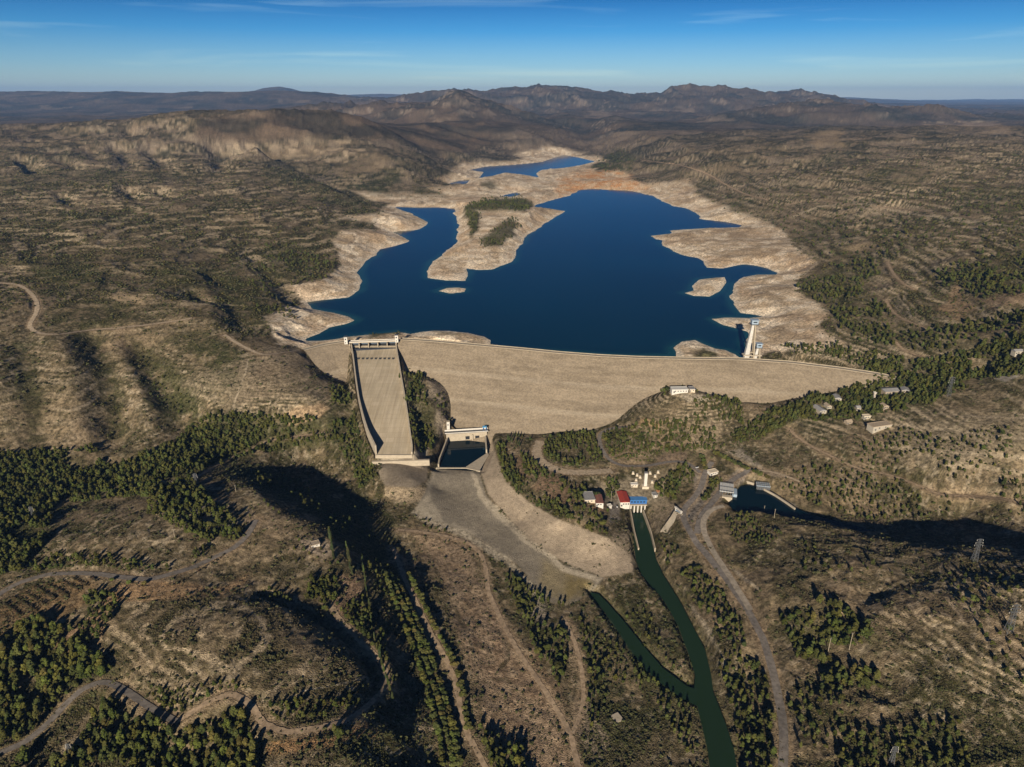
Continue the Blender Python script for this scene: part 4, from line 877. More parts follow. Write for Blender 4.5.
for nm, sel in (("dam_face", crest3[:, 0] > xcut_r), ("abutment_face", crest3[:, 0] < xcut_l)):
    line = crest3[sel]
    n = len(line); k = len(prof); V3 = np.zeros((n, k, 3)); along = np.concatenate([[0], np.cumsum(np.hypot(*np.diff(line[:, :2], axis=0).T))])
    for j, (dd_, zz) in enumerate(prof):
        o2 = np.array(offset_line(line, dd_)); V3[:, j, 0] = o2[:, 0]; V3[:, j, 1] = o2[:, 1]; V3[:, j, 2] = zz
    if nm == "dam_face":
        pass
    AL = np.repeat(along[:, None], k, 1); DD = np.repeat(np.array([p[0] for p in prof])[None], n, 0); ZZ = V3[:, :, 2]
    V3[:, 6:, 2] += .5 * (fbm(AL[:, 6:], DD[:, 6:], 14, 3, 501) - .5)
    st = fbm(AL / 40, DD / 3.0, 1.0, 4, 502); st2 = fbm(AL / 9, DD / 5, 1.0, 3, 503)
    t = smooth(.25, .75, .65 * st + .35 * st2)
    cc = mixn(col(.238, .193, .136), col(.318, .260, .185), t)
    berm = np.zeros((n, k)); 
    for j in range(1, k):
        if abs(prof[j][1] - prof[j - 1][1]) < .5 and prof[j][0] > 6: berm[:, j] = 1; berm[:, j - 1] = .9; berm[:, min(j + 1, k - 1)] = .5
    berm = berm * smooth(.1, .4, fbm(AL, DD, 60, 3, 505) + .15)
    cc = cc * (1 - .5 * berm[..., None]) + col(.50, .42, .31) * .5 * berm[..., None]
    stain = smooth(.6, .75, fbm(AL / 70, DD / 14, 1, 3, 504)); cc = cc * (1 - .12 * stain[..., None])
    ix = np.arange(n * k, dtype=np.int32).reshape(n, k)
    fc = np.stack([ix[:-1, :-1], ix[:-1, 1:], ix[1:, 1:], ix[1:, :-1]], -1).reshape(-1)
    vv = V3.reshape(-1, 3) - np.array(DAM0)
    me = new_mesh(nm, vv, fc, 4, cc.reshape(-1, 3), True, "albedo")
    if me.polygons[len(me.polygons) // 2].normal.z < 0:
        me.flip_normals()
    link(nm, me, M_dam, dam)
    a = [Vector((*p, 11.75)) for p in offset_line(line, -4.2)]; b = [Vector((*p, 11.75)) for p in offset_line(line, 4.2)]
    MB().strip(a, b).build("crest_road", M_paleroad, dam)
    for off, ph_ in ((-4.9, 12.7), (4.8, 12.35)):
        ol = offset_line(line, off); MB().wall(ol, [11.0] * n, [ph_] * n, .6).build("parapet_wall", M_conc, dam)

# --- spillway
SP0 = tuple((chl[4] + chr_[4]) / 2)
spill = thing("spillway", SP0, "broad concrete spillway chute beside the tan dam face, shaded along one wall", "spillway")
ysp = np.linspace(chl[0, 1], chl[-1, 1] - 6, 60)
XL = np.interp(ysp, chl[:, 1], chl[:, 0]); XR = np.interp(ysp, chr_[:, 1], chr_[:, 0]); ZF = np.interp(ysp, chl[:, 1], chl[:, 2])
for it in range(4):
    XL[1:-1] = .25 * XL[:-2] + .5 * XL[1:-1] + .25 * XL[2:]; XR[1:-1] = .25 * XR[:-2] + .5 * XR[1:-1] + .25 * XR[2:]; ZF[1:-1] = .25 * ZF[:-2] + .5 * ZF[1:-1] + .25 * ZF[2:]
fl = MB()
for q in range(8):
    f0, f1 = q / 8, (q + 1) / 8
    fl.strip([Vector((x0 + (x1 - x0) * f0, y, z)) for x0, x1, y, z in zip(XL, XR, ysp, ZF)], [Vector((x0 + (x1 - x0) * f1, y, z)) for x0, x1, y, z in zip(XL, XR, ysp, ZF)])
fo = fl.build("chute_floor", M_chute, spill)
for pl in fo.data.polygons:
    if pl.normal.z < 0: pl.flip()
s01 = (ysp - ysp[0]) / (ysp[-1] - ysp[0])
hl = 6.5 + 8.5 * np.clip(1 - s01 / .42, 0, 1) ** 1.2; hr = 5.0 + 0 * s01
MB().wall(list(zip(XL - 1.1, ysp)), list(ZF - 9 ), list(ZF + hl), 2.2).build("side_wall", M_conc2, spill)
MB().wall(list(zip(XR + 1.0, ysp)), list(ZF - 7), list(ZF + hr), 2.0).build("side_wall", M_conc2, spill)
# end sill and flip bucket
eL, eR = Vector((XL[0], ysp[0], ZF[0])), Vector((XR[0], ysp[0], ZF[0]))
MB().wall([(eL.x - 2, eL.y - 1.2), (eR.x + 2, eR.y - 1.2)], [ZF[0] - 8] * 2, [ZF[0] + 1.0] * 2, 2.4).build("end_sill", M_conc2, spill)
MB().wall([(eL.x - 6, eL.y - 8.5), ((eL.x + eR.x) / 2, eL.y - 6), (eR.x + 26, eR.y - 3.4)], [ZF[0] - 14] * 3, [ZF[0] - 5.5] * 3, 4).build("toe_slab", M_conc2, spill)
# bridge, piers and gates across the head
bl, br = Vector(P(349.5, 341.8, ZC)), Vector(P(397, 340.2, ZC)); bd = (br - bl).normalized(); bn = Vector((-bd.y, bd.x, 0))
rzb = math.atan2(bd.y, bd.x); bc = (bl + br) / 2; bL = (br - bl).length
MB().box((bc.x, bc.y, ZC - 1.2), (bL, 9, 1.5), rzb).build("bridge_deck", M_conc2, spill)
for sgn in (-1, 1):
    q = bc + bn * sgn * 4.3; MB().box((q.x, q.y, ZC + .3), (bL, .5, 1.1), rzb).build("bridge_parapet", M_white, spill)
for k in range(6):
    q = bl + (br - bl) * (.012 + .976 * k / 5) + bn * (-1.0); MB().box((q.x, q.y, -5), (1.5, 15, ZC + 3.78), rzb).build("pier", M_conc, spill)
M_gbeam = material('dull_blue_steel', (.10, .13, .165), .6, .2, .4, .3)
for k in range(5):
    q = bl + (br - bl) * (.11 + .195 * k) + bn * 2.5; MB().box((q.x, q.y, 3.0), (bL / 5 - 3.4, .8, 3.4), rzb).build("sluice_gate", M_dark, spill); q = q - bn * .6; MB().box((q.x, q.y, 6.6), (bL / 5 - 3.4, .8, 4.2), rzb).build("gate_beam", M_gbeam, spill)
q = bc + bn * 3.2; q = bc - bn * 6.5; MB().box((q.x, q.y, -8), (bL - 3.4, 17, 10.4), rzb).build("weir_crest", material("dark_blue_grey_concrete", (.035, .042, .055), .6, .3, .2), spill)  # weir block extended as a dark blue-grey band below the bridge
ybf = P(375, 359, -4)[1]
for k in range(9):
    x0 = float(np.interp(ybf, chl[:, 1], chl[:, 0])); x1 = float(np.interp(ybf, chr_[:, 1], chr_[:, 0])); xx = x0 + (x1 - x0) * (.10 + .8 * k / 8)
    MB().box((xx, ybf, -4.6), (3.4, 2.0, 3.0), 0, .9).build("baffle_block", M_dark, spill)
for k, (u, v, lab) in enumerate([(346.2, 343.0, "white gate tower at the bridge end nearer the rocky left abutment"), (396.8, 341.2, "white gate tower at the bridge end where the long dam crest begins")]):
    p = Vector(P(u, v, ZC)); t = thing("gate_tower", (p.x, p.y, ZC - .5), lab, "tower", "gate towers on the spillway bridge")
    MB().box((p.x, p.y, ZC - 1.5), (5.6, 5.6, 13.0), rzb).build("shaft", M_white, t)
    MB().box((p.x, p.y, ZC + 11.5), (6.6, 6.6, .9), rzb).build("roof_slab", M_steel, t)
    MB().box((p.x, p.y - 2.82, ZC + 6.5), (2.4, .12, 2.6), rzb).build("window", M_glass, t)
    MB().box((p.x - .3, p.y - 2.82, ZC + .4), (1.5, .12, 2.4), rzb).build("door", M_steel, t)

# --- intake towers standing in the lake behind the crest
M_leg = material("grey_white_concrete", (.50, .48, .44), .9, .2, .3, .1)
def intake(u, vb, hgt, wid, lab):
    p = Vector(P(u, vb, ZC)); p.y += 16; t = thing("intake_tower", (p.x, p.y, 0), lab, "intake tower", "intake towers by the dam crest")
    top = hgt
    MB().beam((p.x - wid * .24, p.y, -14), (p.x + wid * .04, p.y, top - 8), wid * .40, wid * .17).build("shaft", M_leg, t)
    for sy in (-1, 1): MB().beam((p.x + wid * .44, p.y + sy * wid * .2, -14), (p.x + wid * .2, p.y + sy * wid * .1, top - 8), wid * .10, wid * .08).build("leg", M_conc, t)
    for f in (.35, .62): z_ = -12 + (top + 4) * f; MB().box((p.x + wid * .14, p.y, z_), (wid * .42 * (1 - .5 * f), wid * .22, 1.0)).build("cross_beam", M_conc, t)
    MB().box((p.x - wid * .02, p.y - wid * .05, 11), (wid * .9, wid * .5, 1.6)).build("footing", M_conc2, t)
    hc = (p.x + wid * .12, p.y)
    MB().box((hc[0], hc[1], top - 8.5), (wid * .62, wid * .55, 1.2)).build("platform", M_steel, t)
    cb = MB().box((hc[0], hc[1], top - 7.3), (wid * .48, wid * .42, 6.0)).build("cabin", M_bsteel, t)
    MB().box((hc[0], hc[1] - wid * .212, top - 5), (wid * .3, .12, 2.2)).build("window", M_glass, cb)
    MB().box((hc[0], hc[1], top - 1.3), (wid * .6, wid * .52, .8)).build("roof_slab", M_bsteel, t)
intake(751.5, 357.5, 74, 22, "tall slim white intake tower with blue-grey cabin rising behind the dam crest")
intake(759.5, 357.8, 33, 18, "short white intake tower beside the tall slim one")

# --- stilling basin with its outlet works
pc = on_ground(462, 455); basin = thing("stilling_basin", (pc.x, pc.y, POOL_Z), "concrete stilling basin holding dark teal water at the dam toe", "basin")
pl = [P(u, v, POOL_Z) for u, v in [(438.5, 467.5), (439.5, 462), (447.5, 443)]]
MB().wall([p[:2] for p in pl], [-92] * 3, [-72.5, -72, -69], 2).build("basin_wall", M_conc, basin)
plr = [P(u, v, POOL_Z) for u, v in [(485.5, 441), (486.5, 453)]]
MB().wall([p[:2] for p in plr], [-92] * 2, [-69, -72], 2).build("basin_wall", M_conc2, basin)
ramp = [P(u, v, POOL_Z + .6) for u, v in [(487.5, 452.5), (466, 466.8), (479.5, 470.5), (489, 455)]]
MB().prism([p[:2] for p in ramp], -88, POOL_Z + .7).build("ramp_slab", M_conc2, basin)
sl = [P(u, v, POOL_Z) for u, v in [(436, 468.2), (466, 468.2), (480.5, 471.2)]]
MB().wall([p[:2] for p in sl], [-92] * 3, [POOL_Z + .9] * 3, 2.4).build("overflow_sill", M_conc2, basin)
hw0, hw1 = Vector(P(446.5, 441.5, POOL_Z)), Vector(P(487, 439.0, POOL_Z)); hd = (hw1 - hw0); hL = hd.length; hd.normalize(); hn = Vector((-hd.y, hd.x, 0)); rz = math.atan2(hd.y, hd.x); hm = (hw0 + hw1) / 2
gh = MB().box((hm.x + hn.x * 4, hm.y + hn.y * 4, -92), (hL, 8, 27), rz).build("outlet_headwall", M_conc2, basin)
for f in (.52, .76):
    q = hw0 + (hw1 - hw0) * f - hn * .05; MB().box((q.x, q.y, -76.5), (6.5, .3, 5.5), rz).build("outlet_opening", M_dark, gh)
q = hw0 + (hw1 - hw0) * .64 - hn * 1.2; MB().box((q.x, q.y, -92), (1.6, 2.6, 24), rz).build("divider_pier", M_conc2, basin)
q = hm + hn * 3.6; MB().box((q.x, q.y, -65), (hL + 4, 9, .6), rz).build("walkway", M_steel, basin)
q = hm + hn * 8.0; MB().box((q.x, q.y, -64.4), (hL + 4, .5, 2.6), rz).build("walkway_wall", M_white, basin)
q = hm + hn * -.6; MB().box((q.x, q.y, -64.4), (hL + 4, .3, 1.1), rz).build("railing", M_white, basin)
sheet("basin_water", [(436.5, 469), (438, 462), (446.5, 440.5), (488, 438.5), (489, 452), (481, 471.5)], POOL_Z, MT_pool, "dark teal water inside the concrete basin")
q = hw0 + hd * 4 + hn * 13; t = thing("valve_tower", (q.x, q.y, -66), "small white valve tower at the corner of the concrete basin", "tower")
MB().box((q.x, q.y, -72), (4.6, 4.6, 22), rz).build("shaft", M_white, t); MB().box((q.x, q.y, -50), (5.2, 5.2, .7), rz).build("roof_slab", M_conc, t); MB().box((q.x, q.y - 2.35, -56), (1.6, .12, 2.4), rz).build("window", M_glass, t)
q = hw1 - hd * 3 + hn * 5; t = thing("gantry_crane", (q.x, q.y, -64.4), "small sky-blue gantry crane on the basin walkway", "crane")
for sx in (-2.2, 2.2):
    for sy in (-1.6, 1.6): MB().box((q.x + sx, q.y + sy, -64.4), (.6, .6, 5.0)).build("leg", M_blue, t)
MB().box((q.x, q.y, -59.4), (6.4, 4.4, 1.4)).build("trolley", material("sky_blue_paint", (.10, .34, .58), .5, .1, .5), t)

# --- buildings
M_hwall = material("aged_white_wall", (.40, .36, .29), .9, .2, .5, .1); M_hwall2 = material("aged_cream_wall", (.32, .27, .205), .9, .2, .5, .1)
HOUSES = []
def house(name, u, v, w, d_, h, rz, label, cat, roofm, wallm, roof="flat", group=None, door=True, wins=2, z=None, rh=2.0, ov=.5):
    p = on_ground(u, v); z0 = p.z if z is None else z; HOUSES.append((p.x, p.y, w, d_, h))
    t = thing(name, (p.x, p.y, z0), label, cat, group); ca, sa = math.cos(rz), math.sin(rz)
    def wp(x, y): return (p.x + x * ca - y * sa, p.y + x * sa + y * ca)
    wl = MB().box((p.x, p.y, z0 - 4), (w, d_, h + 4), rz).build("wall", wallm, t)
    r = MB()
    if roof == "flat":
        r.box((p.x, p.y, z0 + h), (w + ov * 2, d_ + ov * 2, .5), rz)
        for sx, sy, lx, ly in ((0, -1, w + ov * 2, .35), (0, 1, w + ov * 2, .35), (-1, 0, .35, d_ + ov * 2 - .75), (1, 0, .35, d_ + ov * 2 - .75)):
            x_, y_ = wp(sx * (w / 2 + ov - .18), sy * (d_ / 2 + ov - .18)); r.box((x_, y_, z0 + h + .5), (lx, ly, .45), rz)
    else:
        pts = [(-w / 2 - ov, -d_ / 2 - ov), (w / 2 + ov, -d_ / 2 - ov), (w / 2 + ov, d_ / 2 + ov), (-w / 2 - ov, d_ / 2 + ov)]
        if roof == "gable_y": rid = [(0, -d_ / 2 - ov), (0, d_ / 2 + ov)]; fs = [[0, 4, 5, 3], [1, 2, 5, 4], [0, 1, 4], [2, 3, 5], [3, 2, 1, 0]]
        else: rid = [(-w / 2 - ov, 0), (w / 2 + ov, 0)]; fs = [[0, 1, 5, 4], [2, 3, 4, 5], [1, 2, 5], [3, 0, 4], [3, 2, 1, 0]]
        r.v = [(*wp(*q_), z0 + h + .01) for q_ in pts] + [(*wp(*q_), z0 + h + rh) for q_ in rid]; r.f = fs
    r.build("roof", roofm, t)
    for k in range(wins):
        x_, y_ = wp((k + 1) / (wins + 1) * w - w / 2 + (1.3 if door and wins % 2 else 0), -d_ / 2 - .04); MB().box((x_, y_, z0 + h * .42), (min(1.8, w / (wins + 2)), .12, h * .3), rz).build("window", M_glass, t)
    if door:
        x_, y_ = wp(-w * .36, -d_ / 2 - .04); MB().box((x_, y_, z0 + .05), (min(2.2, w * .2), .12, min(2.8, h * .6)), rz).build("door", M_steel, t)
    return t, p, z0, wp
house("power_house", 623, 501, 12.5, 27, 6.5, 0.04, "red-roofed power house with white front above the green channel", "building", M_red, M_white, "gable_y", wins=3, rh=1.4)
house("workshop", 598.5, 502, 9.5, 21, 5, 0.02, "narrow workshop under a faded brown-red roof between grey shed and pines", "building", M_brick, M_white, "gable_y", wins=2, rh=1.0)
house("storage_shed", 588.5, 499, 13, 19, 4.5, 0.1, "flat grey storage shed at the pine terrace edge", "shed", M_grey, M_cream, "flat", wins=2)
house("white_hut", 609.3, 507, 4.6, 4.2, 2.6, 0.3, "tiny white hut between the power house and the pines", "hut", M_white, M_white, "flat", wins=1, door=False)
house("switch_house", 634, 486, 9, 5, 3.2, 0.0, "low white switch house behind the blue intake gallery", "building", M_white, M_cream, "flat", wins=2)
house("relay_hut", 654.5, 496, 5.4, 7, 3.2, .2, "small pale relay hut near the orange scrap heap", "hut", M_grey, M_white, "flat", wins=1)
house("gate_house", 712.5, 473.5, 12, 8, 4.0, .35, "cream gate house beside the road junction and hedge", "building", M_cream, M_white, "flat", wins=3)
house("hilltop_house", 679, 391.5, 25, 11, 5.0, .03, "long white building on the hilltop in front of the dam face", "building", material("light_roof", (.55, .54, .5), .8, .1, .4), M_white, "flat", wins=5)
house("hilltop_annex", 691.5, 390.5, 8, 10, 4.0, .03, "grey annex next to the long white hilltop building", "building", M_grey, M_cream, "flat", wins=1)
for nm, u, v, w, d_, h, rz, lab, rm, wm, rf in [
    ("villa", 889, 392.5, 24, 16, 5, .15, "large grey-roofed house under the dam end among dark pines", M_grey, M_cream, "gable_x"),
    ("annex_house", 904.5, 391.5, 11, 13, 4, -.3, "smaller grey-roofed house next to the large one under the dam end", M_grey, M_cream, "gable_y"),
    ("cottage", 836.5, 399, 10, 15, 4, -.15, "narrow grey-roofed cottage nearest the dam face", M_grey, M_white, "gable_y"),
    ("farmhouse", 819, 410.5, 11, 20, 4, .2, "steep grey-roofed house in the pines by the bent road", M_grey, M_white, "gable_y"),
    ("lodge", 827.5, 407, 7, 11, 3.5, .1, "small lodge with tan roof between two grey houses", M_tan, M_white, "gable_y"),
    ("bungalow", 857.5, 409, 6, 8, 3.5, 0, "little grey bungalow sunk in the middle of the pine wood", M_grey, M_white, "gable_x"),
    ("chalet", 884, 407.5, 8, 10, 4, .1, "pale-roofed chalet in dark pines above the terrace house", M_tan, M_cream, "gable_y"),
    ("stone_house", 848, 423, 9, 7, 3.5, .3, "low stone house at the lower edge of the pines", M_tan, M_stone, "gable_x"),
    ("garage", 866, 418, 10, 6, 4, .1, "white flat-topped building behind the long terrace house", M_cream, M_white, "flat"),
    ("terrace_house", 879, 428, 32, 12, 6, .28, "long tan terrace house with pale front on the open slope", M_tan, M_white, "flat"),
    ("pump_house", 1018, 353, 16, 8, 4, .1, "grey-roofed pump house at the far end of the pine belt", M_grey, M_white, "gable_x"),
    ("watch_hut", 874, 397.5, 3.2, 3.2, 8, 0, "slim white watch hut beside the large grey-roofed house", M_white, M_white, "flat")]:
    wm = {M_white: M_hwall, M_cream: M_hwall2}.get(wm, wm); house(nm, u, v, w, d_, h, rz, lab, "house", rm, wm, rf, wins=2 if w > 6 else 1, rh=2.2)
t, p, z0, wp = house("ruined_house", 315, 545, 9, 7, 2.4, .5, "roofless white ruin on the bare ridge top", "ruin", M_stone, M_white, "flat", wins=1)

# blue intake gallery over the channel head
p0, p1 = Vector(P(630.5, 511.5, RIV_Z)), Vector(P(644.5, 511.5, RIV_Z)); gm_ = (p0 + p1) / 2; gw = (p1 - p0).length + 5
t = thing("gate_gallery", (gm_.x, gm_.y, RIV_Z), "bright blue gate gallery on white piers at the head of the green channel", "sluice")
for k in range(5): MB().box((p0.x + (p1.x - p0.x) * k / 4, gm_.y + 3, -104), (1.5, 8, 16)).build("pier", M_white, t)
MB().box((gm_.x, gm_.y + 10, -104), (gw, 6, 15)).build("back_wall", M_dark, t)
MB().box((gm_.x, gm_.y + 5, -88), (gw, 13, 1.0)).build("deck", M_conc2, t)
gb = MB().box((gm_.x, gm_.y + 6, -87), (gw, 8.5, 5.2)).build("gallery", M_blue, t)
for k in range(5): MB().box((p0.x + (p1.x - p0.x) * (k + .3) / 4.6, gm_.y + 1.7, -85.2), (2.0, .15, 2.2)).build("window", M_glass, gb)
MB().box((gm_.x, gm_.y + 6, -81.8), (gw + 1.2, 9.8, .6)).build("roof", material("light_blue_roof", (.06, .20, .46), .5, .15, .5), t)
for k in (0, 1): MB().wall([P(631.2 - .9 if not k else 643, 513.5, RIV_Z)[:2], P(634 if not k else 650.5, 533, RIV_Z)[:2], P(638.5 if not k else 655, 550, RIV_Z)[:2]], [-106] * 3, [-92, -93.5, -95], 1.6).build("wing_wall", M_conc, t)
# white surge shaft
p = on_ground(645, 487); t = thing("surge_shaft", tuple(p), "tall slender white surge shaft in the switchyard", "tower")
MB().box((p.x, p.y, p.z - 2), (4.0, 4.0, 24)).build("shaft", M_white, t); MB().box((p.x, p.y, p.z + 22), (4.6, 4.6, .8)).build("cap", M_grey, t); MB().box((p.x, p.y, p.z - 1), (9, 8, 3.4)).build("plinth", M_cream, t)
# switchyard gear
k_ = 0
for u, v in [(633, 474), (637, 476), (650, 474), (655, 477), (652, 483), (640, 478), (658, 473), (636, 481)]:
    p = on_ground(u, v); k_ += 1
    t = thing("transformer", tuple(p), "pale transformer frame in the switchyard around the white shaft", "transformer", "transformer frames in the switchyard")
    MB().box((p.x, p.y, p.z - .3), (4.2, 3.2, .7)).build("plinth", M_conc2, t); MB().box((p.x, p.y, p.z + .4), (2.8, 2.0, 2.4)).build("tank", M_cream, t)
    for sx in (-.9, 0, .9): MB().cyl((p.x + sx, p.y, p.z + 2.8), .18, 1.6, 8).build("insulator", M_white, t)
p = on_ground(658, 491); hb = MB()
for k in range(26):
    a, r_ = random.random() * 6.28, random.random() * 3.4; s_ = random.uniform(.8, 1.7); hb.box((p.x + r_ * math.cos(a), p.y + r_ * math.sin(a), p.z - .2 + (3.4 - r_) * .25), (s_, s_ * .8, s_ * .7), a, .7)
o = hb.build("scrap_heap", material("rusty_scrap", (.36, .15, .07), .9, .3, .8)); tag(o, "heap of orange rusty scrap beside the relay hut", "scrap heap"); del o["_o"]
# sluice at the side channel
a, b = on_ground(675.5, 511), on_ground(681, 514); rz = math.atan2(b.y - a.y, b.x - a.x); c_ = (a + b) / 2
t = thing("side_sluice", tuple(c_), "white sluice gate frame at the top of the short side channel", "sluice")
for q in (a, b): MB().box((q.x, q.y, q.z - 3), (1.2, 1.2, 8), rz).build("post", M_white, t)
MB().box((c_.x, c_.y, c_.z + 4.2), ((b - a).length + 3, 2.4, 1.0), rz).build("beam", M_white, t); MB().box((c_.x, c_.y, c_.z - 3), ((b - a).length - 1, .5, 5), rz).build("gate", M_bsteel, t)
ch = [on_ground(u, v) for u, v in [(678.5, 513), (675, 519), (670, 526), (665, 533)]]
for sgn in (-1, 1):
    ln = offset_line([tuple(q) for q in ch], sgn * 5.5); MB().wall(ln, [q.z - 5 for q in ch], [q.z + 1.2 for q in ch], 1.0).build("channel_wall", M_conc2, t)
MB().strip([Vector((*p_, q.z + .4)) for p_, q in zip(offset_line([tuple(q) for q in ch], -5), ch)], [Vector((*p_, q.z + .4)) for p_, q in zip(offset_line([tuple(q) for q in ch], 5), ch)]).build("chute_slab", M_conc2, t)

# canal headworks
def frame_deck(name, c, w, d_, rz, z0, h, lab, deckm, bays, cat):
    t = thing(name, (c.x, c.y, z0), lab, cat); ca, sa = math.cos(rz), math.sin(rz)
    def wp(x, y): return (c.x + x * ca - y * sa, c.y + x * sa + y * ca)
    for i in range(bays + 1):
        for sy in (-1, 1):
            x_, y_ = wp(-w / 2 + w * i / bays, sy * d_ / 2); MB().box((x_, y_, z0 - 6), (.7, .7, h + 6), rz).build("post", M_steel, t)
    MB().box((c.x, c.y, z0 + h), (w + 1, d_ + 1, .5), rz).build("deck", deckm, t)
    for i in range(bays + 1):
        x_, y_ = wp(-w / 2 + w * i / bays, 0); MB().box((x_, y_, z0 + h + .5), (.6, d_, .7), rz).build("rib", M_white, t)
    for sy in (-1, 0, 1):
        x_, y_ = wp(0, sy * d_ * .49); MB().box((x_, y_, z0 + h + 1.2), (w, .5, .5), rz).build("rail", M_steel, t)
    return t, wp
c_ = Vector(P(726.5, 489.5, -66)); t, wp = frame_deck("canal_headworks", c_, 17, 22, -.28, -69, 5.5, "large grey-white canal headworks with ribbed roof at the pond's near end", material("pale_grey_sheet", (.50, .51, .50), .6, .12, .4), 5, "headworks")
x_, y_ = wp(10.5, -2); MB().box((x_, y_, -76), (6, 16, 10), -.28).build("trash_rack", M_bsteel, t); x_, y_ = wp(1, -15); MB().box((x_, y_, -74), (13, 6, 7), -.28).build("forebay_wall", M_conc2, t)
c_ = Vector(P(763, 485.5, -66)); t, wp = frame_deck("trash_screen_platform", c_, 17, 9, -.2, -69, 4.0, "blue-grey steel screen platform along the far bank of the canal pond", M_bsteel, 6, "platform")
for i in range(6): x_, y_ = wp(-7 + 2.8 * i, -5.4); MB().box((x_, y_, -76), (1.8, .4, 11), -.2).build("screen_panel", M_steel, t)
sheet("canal_water", CANAL, CANAL_Z, MT_pool, "dark blue-green pond water in front of the canal headworks")
ql = [P(u, v, CANAL_Z + 1) for u, v in [(735.5, 481), (744, 481), (754, 484)]]; ql2 = [P(u, v, CANAL_Z + 1) for u, v in [(764, 489.5), (776, 496), (788, 504), (795, 509)]]
for q in (ql, ql2):
    o = MB().wall([p_[:2] for p_ in q], [-78] * len(q), [CANAL_Z + 2.6] * len(q), 1.6).build("quay_wall", M_conc2); del o["_o"]
    tag(o, "pale quay wall between the headworks and the screen platform" if q is ql else "pale quay wall running from the screen platform to the shaded end of the pond", "wall")
# river water
wide = lambda L_, R_, k: [(u - k, v) for u, v in L_] + [(u + k, v) for u, v in R_[::-1]]
rv = sheet("river_water", wide(RIV_L, RIV_R, .2), RIV_Z, MT_river, "dark green river flowing from the power house down the valley")
sheet("branch_water", wide(BR_L, BR_R, -1.2), RIV_Z - .03, MT_river, "narrow green side arm joining the river")

# pylons and poles
def pylon(u, v, h, lab, arms=3):
    p = on_ground(u, v); t = thing("lattice_pylon", tuple(p), lab, "pylon", "power line pylons"); bw = h * .085; tw = h * .018
    cs = [(-1, -1), (1, -1), (1, 1), (-1, 1)]
    def at(f, c): k = bw + (tw - bw) * f; return (p.x + c[0] * k, p.y + c[1] * k, p.z + f * h)
    for c in cs: MB().beam((*at(0, c)[:2], p.z - 1), at(1, c), .34, .26).build("leg", M_steel, t)
    b = MB(); lv = [0, .18, .34, .48, .6, .71, .81, .9, 1.0]
    for f0, f1 in zip(lv[:-1], lv[1:]):
        for i in range(4):
            c0, c1 = cs[i], cs[(i + 1) % 4]; b.beam(at(f0, c0), at(f1, c1), .2); b.beam(at(f0, c1), at(f1, c0), .2)
    b.build("lattice_bracing", M_steel, t)
    for i in range(arms):
        f = .72 + .12 * i; z_ = p.z + f * h; a_ = h * (.16 - .02 * i); m_ = MB()
        for sx in (-1, 1): m_.beam((p.x, p.y, z_), (p.x + sx * a_, p.y, z_ + .2), .5, .2); m_.beam((p.x, p.y, z_ + h * .04), (p.x + sx * a_, p.y, z_ + .3), .3, .2)
        ao = m_.build("cross_arm", M_steel, t)
        for sx in (-1, 1): MB().cyl((p.x + sx * a_ * .95, p.y, z_ - 1.4), .16, 1.4, 6).build("insulator", M_white, ao)
pylon(974, 561, 27, "grey lattice pylon standing against the dark shaded valley")
pylon(1008, 632, 30, "dim lattice pylon on the brown slope nearest the frame's right edge")
pylon(948, 396, 30, "slim pylon at the lower edge of the pine belt with terraces below")
pylon(34, 519, 17, "grey pylon among the dark pines of the left wood")
pylon(197, 486, 18, "pylon on the shaded pine slope above the bare grey patch")
pylon(72, 758, 15, "small pylon in scrub inside the paved road's lower bend")
pylon(891, 764, 19, "pylon low in the scrub near the bottom edge of the picture")
def pole(u, v, h, lab, grp="plain poles"):
    p = on_ground(u, v); t = thing("utility_pole", tuple(p), lab, "pole", grp); MB().cyl((p.x, p.y, p.z - .5), .28, h + .5, 8, .2).build("shaft", M_conc, t); MB().box((p.x, p.y, p.z + h - .8), (2.4, .25, .25)).build("cross_arm", M_steel, t)
for u, v, h, lab in [(774, 518, 13, "pale pole on the scrubby bank facing the pond's screen platform"), (764, 511, 8, "shorter pole on the bank next to the pale pole by the pond"), (611, 503, 18, "tall grey mast between the workshop and the power house"), (175, 538, 12, "thin pole on the scrub slope above the paved road"), (828, 652, 17, "leaning pale pole between pines, nearer the river road"), (849, 650, 20, "taller pale pole standing just east of the leaning one in the pines"), (236, 492, 10, "short pole on the ridge top above the dark valley")]:
    pole(u, v, h, lab)
p = on_ground(617, 718); o = MB().box((p.x, p.y, p.z - .8), (8, 9, 1.6), .5).build("concrete_slab", M_conc2); del o["_o"]; tag(o, "lone pale concrete slab in the brown riverside scrub", "slab")
# parked vehicles by the road junction
M_carw = material("white_car_paint", (.7, .7, .7), .35, .05, .5, .5); M_card = material("dark_car_paint", (.06, .07, .09), .35, .1, .5, .5); M_tyre = material("tyre_rubber", (.02, .02, .02), .9, .1, 2)
def car(u, v, rz, mat, lab):
    p = on_ground(u, v); p.z += .5; t = thing("parked_car", tuple(p), lab, "car", "cars near the power station"); ca, sa = math.cos(rz), math.sin(rz)
    def wp(x, y): return (p.x + x * ca - y * sa, p.y + x * sa + y * ca)
    MB().box((p.x, p.y, p.z + .35), (4.3, 1.8, .75), rz, .97).build("body", mat, t, bevel=.08); x_, y_ = wp(-.2, 0); MB().box((x_, y_, p.z + 1.1), (2.5, 1.65, .6), rz, .8).build("cabin", M_glass, t, bevel=.06)
    for sx in (-1.35, 1.35):
        for sy in (-.8, .8): x_, y_ = wp(sx, sy); m_ = MB(); m_.box((x_, y_, p.z), (.66, .24, .66), rz); m_.build("wheel", M_tyre, t, bevel=.12)
car(697, 468, .4, M_carw, "white car parked beside the service road bend above the power station")
